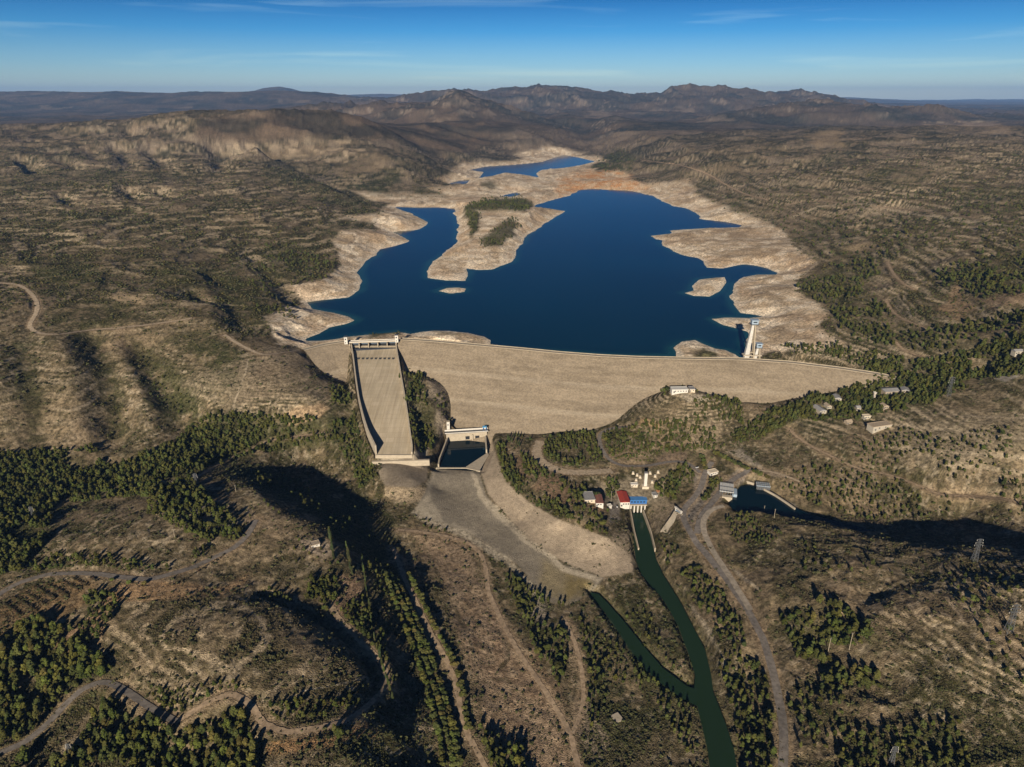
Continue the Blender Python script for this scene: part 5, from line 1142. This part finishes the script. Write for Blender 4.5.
car(689, 517, 1.2, M_card, "dark car on the wide junction beside the side sluice")
car(617, 507, 1.5, M_carw, "white car in the yard below the red-roofed power house")
# ------------------------------------------------------------------ plants
def ico(sub):
    bm = bmesh.new(); bmesh.ops.create_icosphere(bm, subdivisions=sub, radius=1.0); bm.verts.ensure_lookup_table()
    v = np.array([q.co[:] for q in bm.verts]); f = np.array([[q.index for q in fc.verts] for fc in bm.faces]); bm.free(); return v, f
ICO1, ICO2 = ico(1), ico(2)
def crown(seed, shape, hi):
    """Unit-height crown made of ragged foliage clumps and loose sprays; returns verts, faces, tint."""
    r = np.random.default_rng(seed); iv_, if_ = ICO2 if hi else ICO1; VV, FF, TT = [], [], []; nv = 0; lumps = []
    asp, ty = r.uniform(.72, 1.32), r.uniform(.55, 1.15)
    if shape == "pine":
        K = 17 if hi else 8
        for k in range(K):
            f = (k + .5) / K; h = .24 + .68 * f; rad = .30 * math.sin(math.pi * min(1, (.18 + .80 * f))) ** .7 * (1.05 - .35 * f) * asp * (1 - (ty - .55) * .6 * f); a = k * 2.4 + r.uniform(-.5, .5); q = rad * r.uniform(.45, 1.0)
            lumps.append((q * math.cos(a), q * math.sin(a), h, r.uniform(.09, .16) * (1.3 if not hi else 1.0)))
        lumps.append((0, 0, .55, .2)); lumps.append((0, 0, .86, .13))
    elif shape == "cypress":
        K = 8 if hi else 5
        for k in range(K):
            f = (k + .5) / K; lumps.append((r.uniform(-.02, .02), r.uniform(-.02, .02), .08 + .86 * f, .115 * (1 - .75 * f ** 1.6) + .03))
    else:
        K = 7 if hi else 4
        for k in range(K):
            a = k * 2.4; q = r.uniform(.1, .36); lumps.append((q * math.cos(a), q * math.sin(a), r.uniform(.35, .72), r.uniform(.24, .34)))
        lumps.append((0, 0, .5, .38))
    for (x, y, z, s) in lumps:
        vv = iv_ * (1 + r.uniform(-.30, .30, (len(iv_), 1))) * s
        vv[:, 2] *= (.85 if shape != "cypress" else 2.0)
        VV.append(vv + np.array([x, y, z])); FF.append(if_ + nv); nv += len(vv); TT.append(np.full(len(vv), r.uniform(.72, 1.28)))
    ns = (150 if hi else 26) if shape == "pine" else (60 if hi else 10)
    for k in range(ns):
        x, y, z, s = lumps[r.integers(len(lumps))]; d_ = r.normal(size=3); d_ /= np.linalg.norm(d_); c = np.array([x, y, z]) + d_ * s * np.array([1, 1, .9 if shape != "cypress" else 1.8]) * r.uniform(.9, 1.3)
        e1 = r.normal(size=3); e1 /= np.linalg.norm(e1); e2 = np.cross(e1, r.normal(size=3)); e2 /= np.linalg.norm(e2); w = (.035 if hi else .055) * r.uniform(.7, 1.5)
        VV.append(np.array([c - e1 * w, c + e1 * w, c + e2 * w * 1.6])); FF.append(np.array([[nv, nv + 1, nv + 2]])); nv += 3; TT.append(np.full(3, r.uniform(.7, 1.4)))
    return np.concatenate(VV), np.concatenate(FF), np.concatenate(TT)
def trunk_mesh(seed, shape):
    r = np.random.default_rng(seed); m = MB(); hh = .62 if shape == "pine" else (.5 if shape == "cypress" else .45)
    lean = r.uniform(-.02, .02, 2); pts = [(0, 0, -.06), (lean[0], lean[1], hh * .5), (lean[0] * 1.6, lean[1] * 1.6, hh)]
    n = 6; b = 0
    for k, (p, rad) in enumerate(zip(pts, (.028, .020, .009))):
        for i in range(n): a = 2 * math.pi * i / n; m.v.append((p[0] + rad * math.cos(a), p[1] + rad * math.sin(a), p[2]))
    for k in range(2):
        for i in range(n): j = (i + 1) % n; m.f.append([k * n + i, k * n + j, (k + 1) * n + j, (k + 1) * n + i])
    if shape == "pine":
        for k in range(4): a = r.uniform(0, 6.28); z0 = r.uniform(.28, .5); m.beam((lean[0], lean[1], z0), (.16 * math.cos(a), .16 * math.sin(a), z0 + .12), .012, .006)
    me = bpy.data.meshes.new("trunk"); me.from_pydata(m.v, [], m.f); me.update(); me.materials.append(M_bark); return me
M_bark = material("grey_bark", (.10, .075, .055), .95, .3, 3.0)
def foliage_material(name, attr="tint", var=.35):
    m = tint_material(name, attr, 1.0, 0.05, 0.4, (.9, 3.0), var, .3); nt = m.node_tree; N = nt.nodes; L = nt.links
    oi = N.new("ShaderNodeObjectInfo"); mr = N.new("ShaderNodeMapRange"); mr.inputs[3].default_value = .72; mr.inputs[4].default_value = 1.25; L.new(oi.outputs["Random"], mr.inputs[0])
    bs = next(n for n in N if n.type == 'BSDF_PRINCIPLED'); src = bs.inputs["Base Color"].links[0].from_socket
    vm = N.new("ShaderNodeVectorMath"); vm.operation = 'SCALE'; L.new(src, vm.inputs[0]); L.new(mr.outputs[0], vm.inputs["Scale"]); L.new(vm.outputs[0], bs.inputs["Base Color"])
    return m
M_leaf = foliage_material("pine_foliage"); M_scrub = foliage_material("dry_scrub_foliage")
KC = {"pine": col(.072, .079, .023), "cypress": col(.045, .055, .022), "bush": col(.075, .082, .026), "orchard": col(.055, .045, .025), "scrub": col(.060, .053, .026)}
TPL = {k: [crown(100 + 17 * i, "bush" if k in ("bush", "orchard") else k, True) for i in range(9)] for k in ("pine", "cypress", "bush", "orchard")}
TPLL = {k: [crown(300 + 17 * i, "bush" if k in ("bush", "orchard") else k, False) for i in range(9)] for k in ("pine", "cypress", "bush", "orchard")}
CROWN_ME = {}; TRUNK_ME = {}
for k in TPL:
    CROWN_ME[k] = []; TRUNK_ME[k] = []
    for i, (v, f, t) in enumerate(TPL[k]):
        me = new_mesh("crown", v, f.ravel(), 3, KC[k][None] * t[:, None] * np.array([[1, 1, 1], [1.25, 1.1, .9], [.8, .85, .9], [1.1, 1.0, 1.0], [.9, 1.05, .85], [1.35, 1.05, 1.1], [.7, .8, .8], [1, .95, .9], [1.1, 1.2, .9]])[i], False, "tint"); me.materials.append(M_leaf); CROWN_ME[k].append(me); TRUNK_ME[k].append(trunk_mesh(40 + i, "bush" if k in ("bush", "orchard") else k))
inframe = (U > -60) & (U < 1084) & (V > 90) & (V < 800)
flatmask = (NODUST < .2)
# (sight line outline, spacing m, height range m, density 0..1, kind, name, label, group)
TZ = [
 ([(0,455),(40,453),(80,451),(105,447),(150,452),(182,440),(190,426),(215,416),(262,413),(300,418),(330,416),(346,422),(340,441),(310,446),(258,452),(230,463),(200,471),(160,482),(140,496),(100,502),(60,506),(50,522),(40,546),(20,572),(-50,585),(-50,458)], 4.6, (6, 10), .95, "green pine of the long wood below the terraced hill"),
 ([(140,488),(190,480),(235,520),(245,538),(215,546),(180,532),(150,512)], 7, (7, 11), .7, "pine on the dark slope between the wood and the paved road"),
 ([(330,385),(352,395),(362,440),(376,470),(360,492),(345,456),(325,440),(335,412)], 5, (6, 9), .85, "pine squeezed between the rock face and the spillway wall"),
 ([(360,462),(378,466),(380,480),(366,480)], 5, (6, 9), .8, "pine below the tall end of the spillway wall"),
 ([(402,376),(415,373),(424,386),(428,404),(432,430),(430,452),(422,452),(412,436),(406,408)], 5.5, (6, 9), .8, "pine on the rocky knob between chute and dam face"),
 ([(438,390),(447,402),(444,420),(436,410)], 8, (4, 7), .5, "small pine on the bare side of the rocky knob"),
 ([(498,440),(506,446),(512,470),(530,488),(560,508),(600,528),(606,536),(584,531),(555,516),(525,498),(504,481),(497,465)], 5.5, (6, 9), .9, "pine on the outer rim of the terrace above the pale riprap"),
 ([(520,452),(536,462),(560,480),(590,492),(610,512),(604,526),(580,512),(548,494),(524,474)], 8, (6, 9), .7, "pine inside the pine terrace with bare soil around"),
 ([(543,440),(560,434),(590,433),(598,444),(602,464),(570,468),(548,460),(541,450)], 6.5, (6, 9), .75, "pine inside the pale gravel loop below the dam"),
 ([(602,448),(604,432),(640,426),(692,419),(698,396),(738,400),(742,420),(770,415),(762,438),(722,447),(690,452),(652,456),(625,460),(610,458)], 6, (4, 9), .76, "pine on the rocky hill in front of the dam face"),
 ([(655,398),(668,388),(672,384),(695,383),(700,378),(706,384),(694,392),(668,396)], 7, (5, 8), .6, "pine clustered around the long white hilltop building"),
 ([(652,484),(686,466),(694,474),(697,488),(690,500),(664,502),(655,494)], 5.5, (6, 9), .9, "pine in the triangle between switchyard and roads"),
 ([(698,500),(717,474),(723,481),(704,503)], 5, (5, 7), .95, "rounded tree on the island strip between the two roads"),
 ([(600,480),(618,478),(620,497),(608,500)], 6, (6, 9), .9, "pine between the workshop and the power house"),
 ([(735,442),(760,416),(800,401),(835,394),(878,380),(866,366),(900,364),(940,361),(980,347),(1070,328),(1070,366),(985,381),(940,396),(930,406),(900,410),(870,417),(840,421),(800,421),(770,436)], 5.2, (7, 11), .85, "dark pine of the belt behind the grey-roofed houses"),
 ([(776,346),(800,345),(850,345),(880,352),(905,362),(870,368),(830,358),(790,352)], 7, (6, 9), .7, "pine on the lake side of the dam's far end"),
 ([(796,286),(835,266),(872,259),(880,272),(860,290),(892,312),(930,332),(980,322),(1070,302),(1070,342),(930,352),(880,346),(850,336),(835,320),(822,302)], 11, (7, 11), .55, "pine scattered over the slope above the lake's pale shore"),
 ([(935,275),(962,262),(1070,250),(1070,300),(985,300),(950,290)], 11, (7, 11), .55, "pine on the far shoulder above the bare quarry slope"),
 ([(720,200),(760,190),(860,200),(940,190),(1070,200),(1070,250),(900,258),(820,256),(800,236),(750,214)], 30, (7, 10), .3, "far pine dotted over the brown plateau"),
 ([(848,438),(890,432),(1070,400),(1070,495),(960,492),(900,478),(868,470)], 9, (3, 8), .26, "small pine scattered on the stony terraces"),
 ([(790,470),(850,470),(930,492),(1060,500),(1060,512),(950,515),(900,520),(860,518),(815,508),(785,488)], 8, (3, 8), .42, "pine along the sunlit rim over the shaded valley"),
 ([(724,515),(760,512),(790,524),(770,545),(735,545)], 7, (4, 7), .5, "pine on the bank below the canal pond"),
 ([(800,545),(900,552),(960,570),(1060,590),(1060,600),(960,590),(880,570),(800,580)], 14, (4, 7), .3, "stunted pine on the sunlit ridge crest"),
 ([(655,540),(690,556),(720,590),(745,640),(765,690),(775,740),(770,790),(745,790),(735,720),(712,660),(690,610),(665,570)], 7.5, (6, 9), .55, "pine on the steep bank between river and road"),
 ([(600,600),(636,596),(660,620),(684,670),(690,690),(664,664),(630,634)], 9, (4, 6), .3, "low tree on the spit between the two river arms"),
 ([(590,630),(640,664),(690,704),(700,740),(690,760),(650,700),(600,670)], 8, (4, 7), .4, "low tree along the outer bank of the side arm"),
 ([(505,575),(530,590),(562,606),(566,640),(560,690),(535,650),(515,610)], 8, (5, 8), .5, "tree in the dusty ground between the two dirt tracks"),
 ([(578,620),(600,640),(606,700),(590,740),(586,690)], 8, (5, 8), .45, "tree beside the short forked dirt track"),
 ([(0,646),(30,622),(66,634),(90,655),(112,668),(100,680),(78,684),(60,704),(42,724),(20,738),(-60,760),(-60,650)], 6, (8, 12), .85, "tall dark pine inside the curve of the valley road"),
 ([(30,748),(60,720),(84,700),(108,694),(120,700),(112,730),(130,790),(0,790)], 7, (8, 12), .6, "pine on the outside of the valley road's curve"),
 ([(118,716),(150,722),(176,736),(200,722),(232,714),(250,730),(256,790),(130,790)], 6, (7, 11), .85, "pine in the dark grove below the dirt track junction"),
 ([(124,676),(170,690),(220,684),(244,688),(230,696),(200,702),(176,718),(150,706),(134,694)], 6, (4, 7), .8, "bushy tree lining the bare knoll's lower edge"),
 ([(84,600),(112,590),(118,600),(100,640),(70,650),(60,640),(90,618)], 7, (6, 9), .7, "pine beside the orchard on bare red soil"),
 ([(30,563),(60,556),(120,560),(172,564),(170,571),(120,570),(60,566),(34,573)], 6, (5, 8), .9, "tree in the row along the uphill verge of the paved road"),
 ([(196,552),(230,536),(240,540),(218,552),(200,562)], 6, (5, 8), .9, "tree on the verge where the paved road climbs to the ridge"),
 ([(308,592),(316,578),(338,582),(340,612),(326,614),(312,606)], 5.5, (6, 9), .9, "pine in the tight clump on the ridge behind the knoll"),
 ([(340,612),(360,596),(376,620),(388,650),(396,690),(386,690),(374,650),(352,632)], 6, (6, 9), .75, "pine along the track behind the bare knoll"),
 ([(262,590),(280,588),(292,600),(284,608),(266,600)], 6, (5, 7), .7, "tree in the hollow behind the knoll's rim"),
 ([(268,708),(300,702),(340,700),(360,702),(356,714),(300,718),(270,722)], 6, (4, 7), .8, "bushy tree on the knoll's toe above the bend of dirt track"),
 ([(330,725),(345,722),(346,738),(332,738)], 7, (6, 8), .9, "round dark tree on the inner bend of the dirt track"),
 ([(780,612),(830,602),(885,642),(880,688),(830,690),(800,660)], 7, (7, 11), .65, "tall pine of the patch on the brown slope below the ridge"),
 ([(840,740),(900,728),(960,720),(980,790),(840,790)], 8, (5, 8), .55, "pine low on the slope near the picture's bottom edge"),
 ([(960,600),(1060,590),(1060,700),(1000,680)], 14, (4, 7), .35, "scattered pine around the dim pylon"),
 ([(780,700),(840,680),(850,740),(800,760)], 10, (5, 8), .4, "pine on the slope beside the lower river road"),
 ([(480,728),(520,744),(540,800),(500,800)], 6, (6, 9), .7, "dark pine at the end of the plantation track"),
 ([(372,470),(390,500),(440,530),(470,540),(440,545),(400,528),(376,500)], 9, (3, 5), .35, "small tree at the mouth of the shaded valley"),
 ([(256,470),(300,482),(350,505),(380,540),(400,590),(390,600),(350,540),(300,500),(256,484)], 10, (4, 7), .5, "tree standing in the deep shade behind the ridge"),
 ([(250,495),(300,525),(340,560),(330,575),(280,560),(240,540)], 12, (3, 5), .4, "low tree on the sunlit ridge top"),
 ([(350,330.5),(400,330),(404,333),(350,336)], 6, (3, 5), .8, "small tree on the green bank upstream of the spillway bridge"),
 ([(466,206),(486,199),(520,197),(531,203),(527,212),(500,210),(480,212),(478,232),(472,238),(468,220)], 9, (6, 10), .85, "pine on the ridge of the peninsula"),
 ([(480,240),(495,228),(512,216),(522,222),(515,235),(498,246),(484,248)], 12, (5, 8), .7, "pine on the lower knoll of the peninsula"),
 ([(590,168),(606,155),(622,148),(634,160),(632,172),(612,173)], 26, (8, 12), .6, "far pine on the green spur behind the orange shore"),
 ([(270,240),(310,250),(335,262),(330,278),(300,285),(280,300),(300,322),(256,310),(250,280)], 14, (6, 9), .4, "pine on the slope above the left bay"),
 ([(100,365),(130,420),(110,440),(90,380)], 14, (3, 6), .35, "small tree in the shaded gully of the terraced hill"), ([(130,345),(190,400),(195,425),(170,420)], 13, (3, 6), .4, "small tree in the wider gully of the terraced hill"),
]
trees = []          # x, y, z, height, kind, zone label, spin
occ = {}
def place(x, y, z, h, kind, lab, spacing):
    for hx, hy, hw, hd_, hh_ in HOUSES:
        if abs(x - hx) < hw / 2 + 3.5 and hy - hd_ / 2 - 3 - .9 * h < y < hy + hd_ / 2 + 3: return False
    k = (int(x // 4), int(y // 4))
    r_ = int(spacing // 4) + 1
    for a in range(-r_, r_ + 1):
        for b in range(-r_, r_ + 1):
            for (qx, qy) in occ.get((k[0] + a, k[1] + b), ()):
                if (qx - x) ** 2 + (qy - y) ** 2 < spacing * spacing: return False
    occ.setdefault(k, []).append((x, y)); trees.append((x, y, z, h, kind, lab, random.random() * 6.28)); return True
Uj = U + (fbm(X, Y, 30, 2, 601) - .5) * 10; Vj = V + (fbm(X, Y, 30, 2, 602) - .5) * 6
# planted rows first
def row(px, step, h, kind, lab, jit=.5, z=None):
    w3 = cast(Z, *densify(px, 3).T); w3 = densify(w3, 1.0); acc = 0; last = None
    for q in w3:
        if last is None or np.hypot(q[0] - last[0], q[1] - last[1]) >= step:
            last = q; x, y = q[0] + random.uniform(-jit, jit), q[1] + random.uniform(-jit, jit)
            if random.random() < .95: place(x, y, gz(x, y), h * random.uniform(.8, 1.15), kind, lab, step * .5)
for px in ([(384,572),(398,610),(414,650),(430,700),(440,740),(444,767)], [(390,576),(406,612),(423,655),(440,705),(449,745),(453,767)], [(396,580),(413,615),(431,658),(448,708),(456,748),(460,767)], [(400,600),(420,640),(438,680),(452,720),(458,740)]):
    row(px, 5.0, 5.5, "bush", "rounded green tree of the plantation rows beside the shaded channel")
for px in ([(409,575),(421,600),(436,630),(450,655),(460,680),(466,706),(468,730)],):
    row(px, 5.5, 5.5, "bush", "rounded tree in the row along the outer edge of the dirt track")
row([(330,535),(334,560)], 6, 11, "cypress", "tall narrow cypress rising from the shaded channel side"); row([(346,545),(352,575)], 7, 11, "cypress", "tall narrow cypress rising from the shaded channel side"); row([(362,560),(368,600),(374,640),(384,670),(394,705)], 8, 9, "cypress", "slim dark cypress in the line below the ridge's steep side")
row([(508,440),(520,446)], 4.5, 9, "cypress", "slim grey-green cypress at the foot of the dam face"); row([(514,436),(530,440)], 4.5, 8, "cypress", "slim grey-green cypress at the foot of the dam face")
row([(714,453),(730,462),(748,470),(767,478)], 4.2, 6, "bush", "bushy hedge tree between the pond road and the bare gravel slope"); 
row([(616,459),(628,455),(642,455),(652,460)], 4.0, 3.2, "bush", "small clipped bush in the arc above the service road"); row([(628,460),(648,461)], 5, 2.6, "bush", "small clipped bush in the arc above the service road")
row([(702,458),(706,472)], 4.5, 6, "bush", "leafy tree above the cream gate house")
for px in ([(35,587),(56,599.6)],[(25.4,593),(45,605.4)],[(14,597.6),(36.5,611.3)],[(45,584),(68,595.6)],[(62,580.5),(78,590.4)],[(73.7,578.5),(88.7,586.5)],[(91,578),(96.5,581.3)],[(5,604),(22,617)]):
    row(px, 3.0, 2.5, "orchard", "low dark orchard shrub in its row below the paved road", .3)
for k in range(5): row([(178 + 9 * k, 584 - 5 * k), (190 + 9 * k, 577 - 6 * k)], 4.2, 1.8, "orchard", "low dark shrub in the short rows beside the climbing paved road", .3)
for u, v, lab in [(112, 581, "round bush on the road verge casting a shadow, farthest from the climb"), (129, 584, "round bush on the road verge, middle of three with shadows"), (145, 584, "round bush on the road verge, nearest the bare tan cut")]:
    p = on_ground(u, v); place(p.x, p.y, p.z, 4.2, "bush", lab, 2)
for px, sp, hr, dens, lab in TZ:
    px = np.array(px, float); lo, hi = px.min(0) - 8, px.max(0) + 8
    m = (Uj > lo[0]) & (Uj < hi[0]) & (Vj > lo[1]) & (Vj < hi[1]) & flatmask & inframe
    ii, jj = np.nonzero(m)
    ins = inside(Uj[ii, jj], Vj[ii, jj], px); ii, jj = ii[ins], jj[ins]
    pr = RNG.permutation(len(ii))
    clump = fbm(X[ii, jj], Y[ii, jj], 45, 3, 611)
    n_try = 0
    for q in pr[:60000]:
        n_try += 1
        if dens < .8 and clump[q] + RNG.uniform(-.05, .05) > .22 + .42 * dens + .10: continue
        if dens >= .8 and clump[q] > .66 + RNG.uniform(-.04, .04): continue
        i, j = ii[q], jj[q]
        hh = hr[0] * .6 + (hr[1] * 1.1 - hr[0] * .6) * RNG.random() ** .8; place(X[i, j] + RNG.uniform(-1, 1), Y[i, j] + RNG.uniform(-1, 1), Z[i, j], hh, "pine", lab, sp * RNG.uniform(.55, 1.3))
print("TREES", len(trees))
inside_built = [(623, 498, 16), (598, 498, 14), (588, 494, 13), (679, 390, 14), (691, 389, 8)]
def px_size(t):
    u, v, d_ = proj(t[0], t[1], t[2]); vis = -20 < u < 1044 and v < 790
    return (t[3] * F / d_) if vis else 0
import collections
order = sorted(range(len(trees)), key=lambda k: -px_size(trees[k]))
LIM = {"pine": 300, "cypress": 60, "bush": 230, "orchard": 120}
NAMES = {"pine": "pine_tree", "cypress": "cypress_tree", "bush": "round_tree", "orchard": "orchard_shrub"}
GRP = {"pine": "pines on the slopes around the dam", "cypress": "cypresses in the valley", "bush": "rounded trees planted in rows", "orchard": "shrubs of the orchard rows"}
cnt = collections.Counter(); rest = []
for k in order:
    x, y, z, h, kind, lab, sp = trees[k]
    if px_size(trees[k]) > 0 and cnt[kind] < LIM[kind]:
        i = cnt[kind] % 9; cnt[kind] += 1
        o = empty(NAMES[kind], (x, y, z - .1), sp); s_ = h; wdt = h * random.uniform(.72, 1.02) * (1.25 if kind in ("bush", "orchard") else 1.0); o.scale = (wdt * random.uniform(.85, 1.15), wdt * random.uniform(.85, 1.15), s_)
        tag(o, lab, "shrub" if kind == "orchard" else "tree", lab)
        c = bpy.data.objects.new("crown", CROWN_ME[kind][i]); C.objects.link(c); c.parent = o
        t_ = bpy.data.objects.new("trunk", TRUNK_ME[kind][i]); C.objects.link(t_); t_.parent = o
    else: rest.append(k)
def merged(name, items, tpl, mat, label, cat):
    VV, FF, CC = [], [], []; nv = 0
    for (x, y, z, h, kind, w, sp, c) in items:
        v, f, t = tpl[kind][int(sp * 97) % len(tpl[kind])]
        ca, sa = math.cos(sp), math.sin(sp); q = np.empty_like(v); q[:, 0] = (v[:, 0] * ca - v[:, 1] * sa) * w + x; q[:, 1] = (v[:, 0] * sa + v[:, 1] * ca) * w + y; q[:, 2] = v[:, 2] * h + z
        VV.append(q); FF.append(f + nv); nv += len(v); CC.append(c[None] * t[:, None])
    me = new_mesh(name, np.concatenate(VV), np.concatenate(FF).ravel(), 3, np.concatenate(CC), False, "tint")
    return tag(link(name, me, mat), label, cat, kind="stuff")
items = []
for k in rest:
    x, y, z, h, kind, lab, sp = trees[k]; kind = 'bush' if kind == 'pine' and random.random() < .22 else kind; h = h * (.6 if kind == 'bush' and lab.find('round') < 0 else 1); items.append((x, y, z - .1, h, kind, h * random.uniform(.72, 1.02) * (1.25 if kind in ("bush", "orchard") else 1), sp, KC[kind] * random.uniform(.55, 1.25) * np.array([random.uniform(.85, 1.15), 1, random.uniform(.8, 1.1)])))
print("REST", len(items), dict(cnt))
merged("pine_woods", items, TPLL, M_leaf, "far and crowded pines of the woods around the dam", "woods")
# scrub: low bushes all over the dry slopes
SC = [crown(700 + i, "bush", False) for i in range(5)]
SC = [(v[:12 * 3], f[:60], t[:12 * 3]) for v, f, t in SC]
rockyish = smooth(.25, .6, cover) * (1 - NODUST)
pale_any = np.clip(pal2 + smooth(-1, 1, -rivD) + zone(BZ[17][0] if len(BZ) > 17 else PALE, 1), 0, 1)
noveg = np.zeros(X.shape, np.float32)
for px in ([(303,348),(350,340),(398,338),(480,345),(600,355),(760,359),(896,378),(880,384),(800,398),(735,405),(690,395),(640,415),(590,432),(500,438),(452,432),(448,400),(430,372),(400,372),(340,386)], [(350,338),(398,338),(414,455),(378,464),(356,410)], [(380,455),(428,450),(430,486),(384,488)], [(432,440),(490,436),(490,472),(500,515),(530,545),(566,568),(606,580),(590,596),(556,606),(500,560),(440,526),(412,514),(428,480)], [(585,480),(668,466),(670,505),(600,512)], [(690,462),(760,465),(800,508),(720,512),(682,520)]):
    noveg = np.maximum(noveg, zone(px, 2, False))
prob = (rockyish * .9 + .10) * (1 - .85 * rk) * (1 - .75 * smooth(950, 1500, Y)) * (1 - pal2) * (1 - noveg) * (1 - smooth(1900, 2600, Y)) * ((U > -40) & (U < 1064) & (V < 800)) * (lakeD > 3)
prob = np.maximum(prob, .9 * smooth(1, 2.5, rivD) * smooth(14, 6, rivD) * (V > 540))
riprap = zone([(492,440),(498,462),(506,482),(530,503),(560,520),(608,538),(636,560),(632,572),(604,577),(565,563),(530,541),(505,513),(488,494),(480,470)], 1, False)
prob = prob * (1 - .9 * riprap) * (1 - .7 * plain)
cand = np.nonzero(RNG.random(X.shape) < prob * .30)
sel = RNG.permutation(len(cand[0]))[:80000]
ii, jj = cand[0][sel], cand[1][sel]
sx, sy = X[ii, jj] + RNG.uniform(-1.2, 1.2, len(sel)), Y[ii, jj] + RNG.uniform(-1.2, 1.2, len(sel)); sz = gsample(Z, sx, sy)
big_ = RNG.random(len(sel)) < .11
sh = RNG.uniform(.5, 1.5, len(sel)) ** 1.2 * np.clip(sy / 900, .75, 1.15) * (1 + 1.5 * big_); sw = sh * RNG.uniform(1.0, 1.7, len(sel)); ss = RNG.uniform(0, 6.28, len(sel))
gfrac = np.clip(smooth(.45, .7, n_big[ii, jj]) + RNG.uniform(-.3, .3, len(sel)), 0, 1)
gfrac = np.clip(gfrac + big_ * .8, 0, 1)
VV = np.empty((len(sel), 36, 3), np.float32); CC = np.empty((len(sel), 36, 3), np.float32); FF = np.empty((len(sel), 60, 3), np.int32)
which = RNG.integers(0, 5, len(sel))
for w in range(5):
    mm = which == w; v, f, t = SC[w]; ca, sa = np.cos(ss[mm])[:, None], np.sin(ss[mm])[:, None]
    VV[mm, :, 0] = (v[None, :, 0] * ca - v[None, :, 1] * sa) * sw[mm][:, None] + sx[mm][:, None]; VV[mm, :, 1] = (v[None, :, 0] * sa + v[None, :, 1] * ca) * sw[mm][:, None] + sy[mm][:, None]; VV[mm, :, 2] = (v[None, :, 2] - .2) * sh[mm][:, None] + sz[mm][:, None]
    bc_ = col(.105, .086, .050)[None] * (1 - gfrac[mm][:, None]) + col(.055, .058, .024)[None] * gfrac[mm][:, None]; bc_ = bc_ * RNG.uniform(.6, 1.35, (mm.sum(), 1))
    CC[mm] = bc_[:, None, :] * t[None, :, None]; FF[mm] = f[None] + (np.nonzero(mm)[0] * 36)[:, None, None]
tag(link("scrub", new_mesh("scrub", VV.reshape(-1, 3), FF.ravel(), 3, CC.reshape(-1, 3), False, "tint"), M_scrub), "low dry scrub and heath covering the slopes", "scrub", kind="stuff")
# single juniper bushes dotting the far slopes
pj = smooth(1050, 1300, Y) * smooth(4200, 3200, Y) * (1 - pal2) * (1 - noveg) * (1 - NODUST) * (lakeD > 5) * (1 - .8 * rk) * smooth(.30, .62, .5 * n_mid + .5 * n_big + .12 * (cover - .5)) * ((U > -60) & (U < 1084))
cj = np.nonzero(RNG.random(X.shape) < pj * .22); sj = RNG.permutation(len(cj[0]))[:42000]; ii, jj = cj[0][sj], cj[1][sj]; n3 = len(sj)
jx, jy = X[ii, jj] + RNG.uniform(-3, 3, n3), Y[ii, jj] + RNG.uniform(-4, 4, n3); jz = gsample(Z, jx, jy); jh = RNG.uniform(1.0, 2.6, n3) ** 1.1 * np.clip(jy / 1700, .8, 1.5); jw = jh * RNG.uniform(.6, 1.2, n3)
jv = ICO1[0][None].astype(np.float32) * RNG.uniform(.6, 1.35, (n3, 12, 1)).astype(np.float32) * np.stack([jw, jw, jh * .8], -1)[:, None].astype(np.float32) + np.stack([jx, jy, jz + .35 * jh], -1)[:, None].astype(np.float32)
jc = np.repeat((col(.058, .060, .024)[None] * RNG.uniform(.5, 1.35, (n3, 1)) * np.stack([RNG.uniform(.9, 1.3, n3), np.ones(n3), RNG.uniform(.8, 1.2, n3)], -1))[:, None], 12, 1)
tag(link("juniper_scrub", new_mesh("juniper_scrub", jv.reshape(-1, 3), (ICO1[1][None] + (np.arange(n3) * 12)[:, None, None]).ravel(), 3, jc.reshape(-1, 3), False, "tint"), M_scrub), "dark juniper bushes dotting the slopes around the lake", "scrub", kind="stuff")
# smaller heath farther up the slopes: one rough tuft each
v1, f1 = ICO1; 
sel2 = RNG.permutation(len(cand[0]))[80000:80000 + 110000]
ii, jj = cand[0][sel2], cand[1][sel2]; n2 = len(sel2)
sx, sy = X[ii, jj] + RNG.uniform(-2, 2, n2), Y[ii, jj] + RNG.uniform(-2, 2, n2); sz = gsample(Z, sx, sy)
sh = RNG.uniform(.4, 1.2, n2) * np.clip(sy / 900, .7, 1.2); sw = sh * RNG.uniform(.8, 1.6, n2)
jit = RNG.uniform(.6, 1.35, (n2, 12, 1)).astype(np.float32)
VV = v1[None].astype(np.float32) * jit * np.stack([sw, sw, sh], -1)[:, None].astype(np.float32) + np.stack([sx, sy, sz + .2 * sh], -1)[:, None].astype(np.float32)
FF = f1[None] + (np.arange(n2) * 12)[:, None, None]
gfrac = np.clip(smooth(.45, .7, n_big[ii, jj]) + RNG.uniform(-.3, .3, n2), 0, 1)[:, None]
CC = (col(.105, .086, .050)[None] * (1 - gfrac) + col(.052, .055, .023)[None] * gfrac) * RNG.uniform(.5, 1.4, (n2, 1)); CC = np.repeat(CC[:, None], 12, 1)
tag(link("heath", new_mesh("heath", VV.reshape(-1, 3), FF.ravel(), 3, CC.reshape(-1, 3), False, "tint"), M_scrub), "small dry heath tufts between the taller scrub", "heath", kind="stuff")
for o in scene.objects:
    if "_o" in o: del o["_o"]
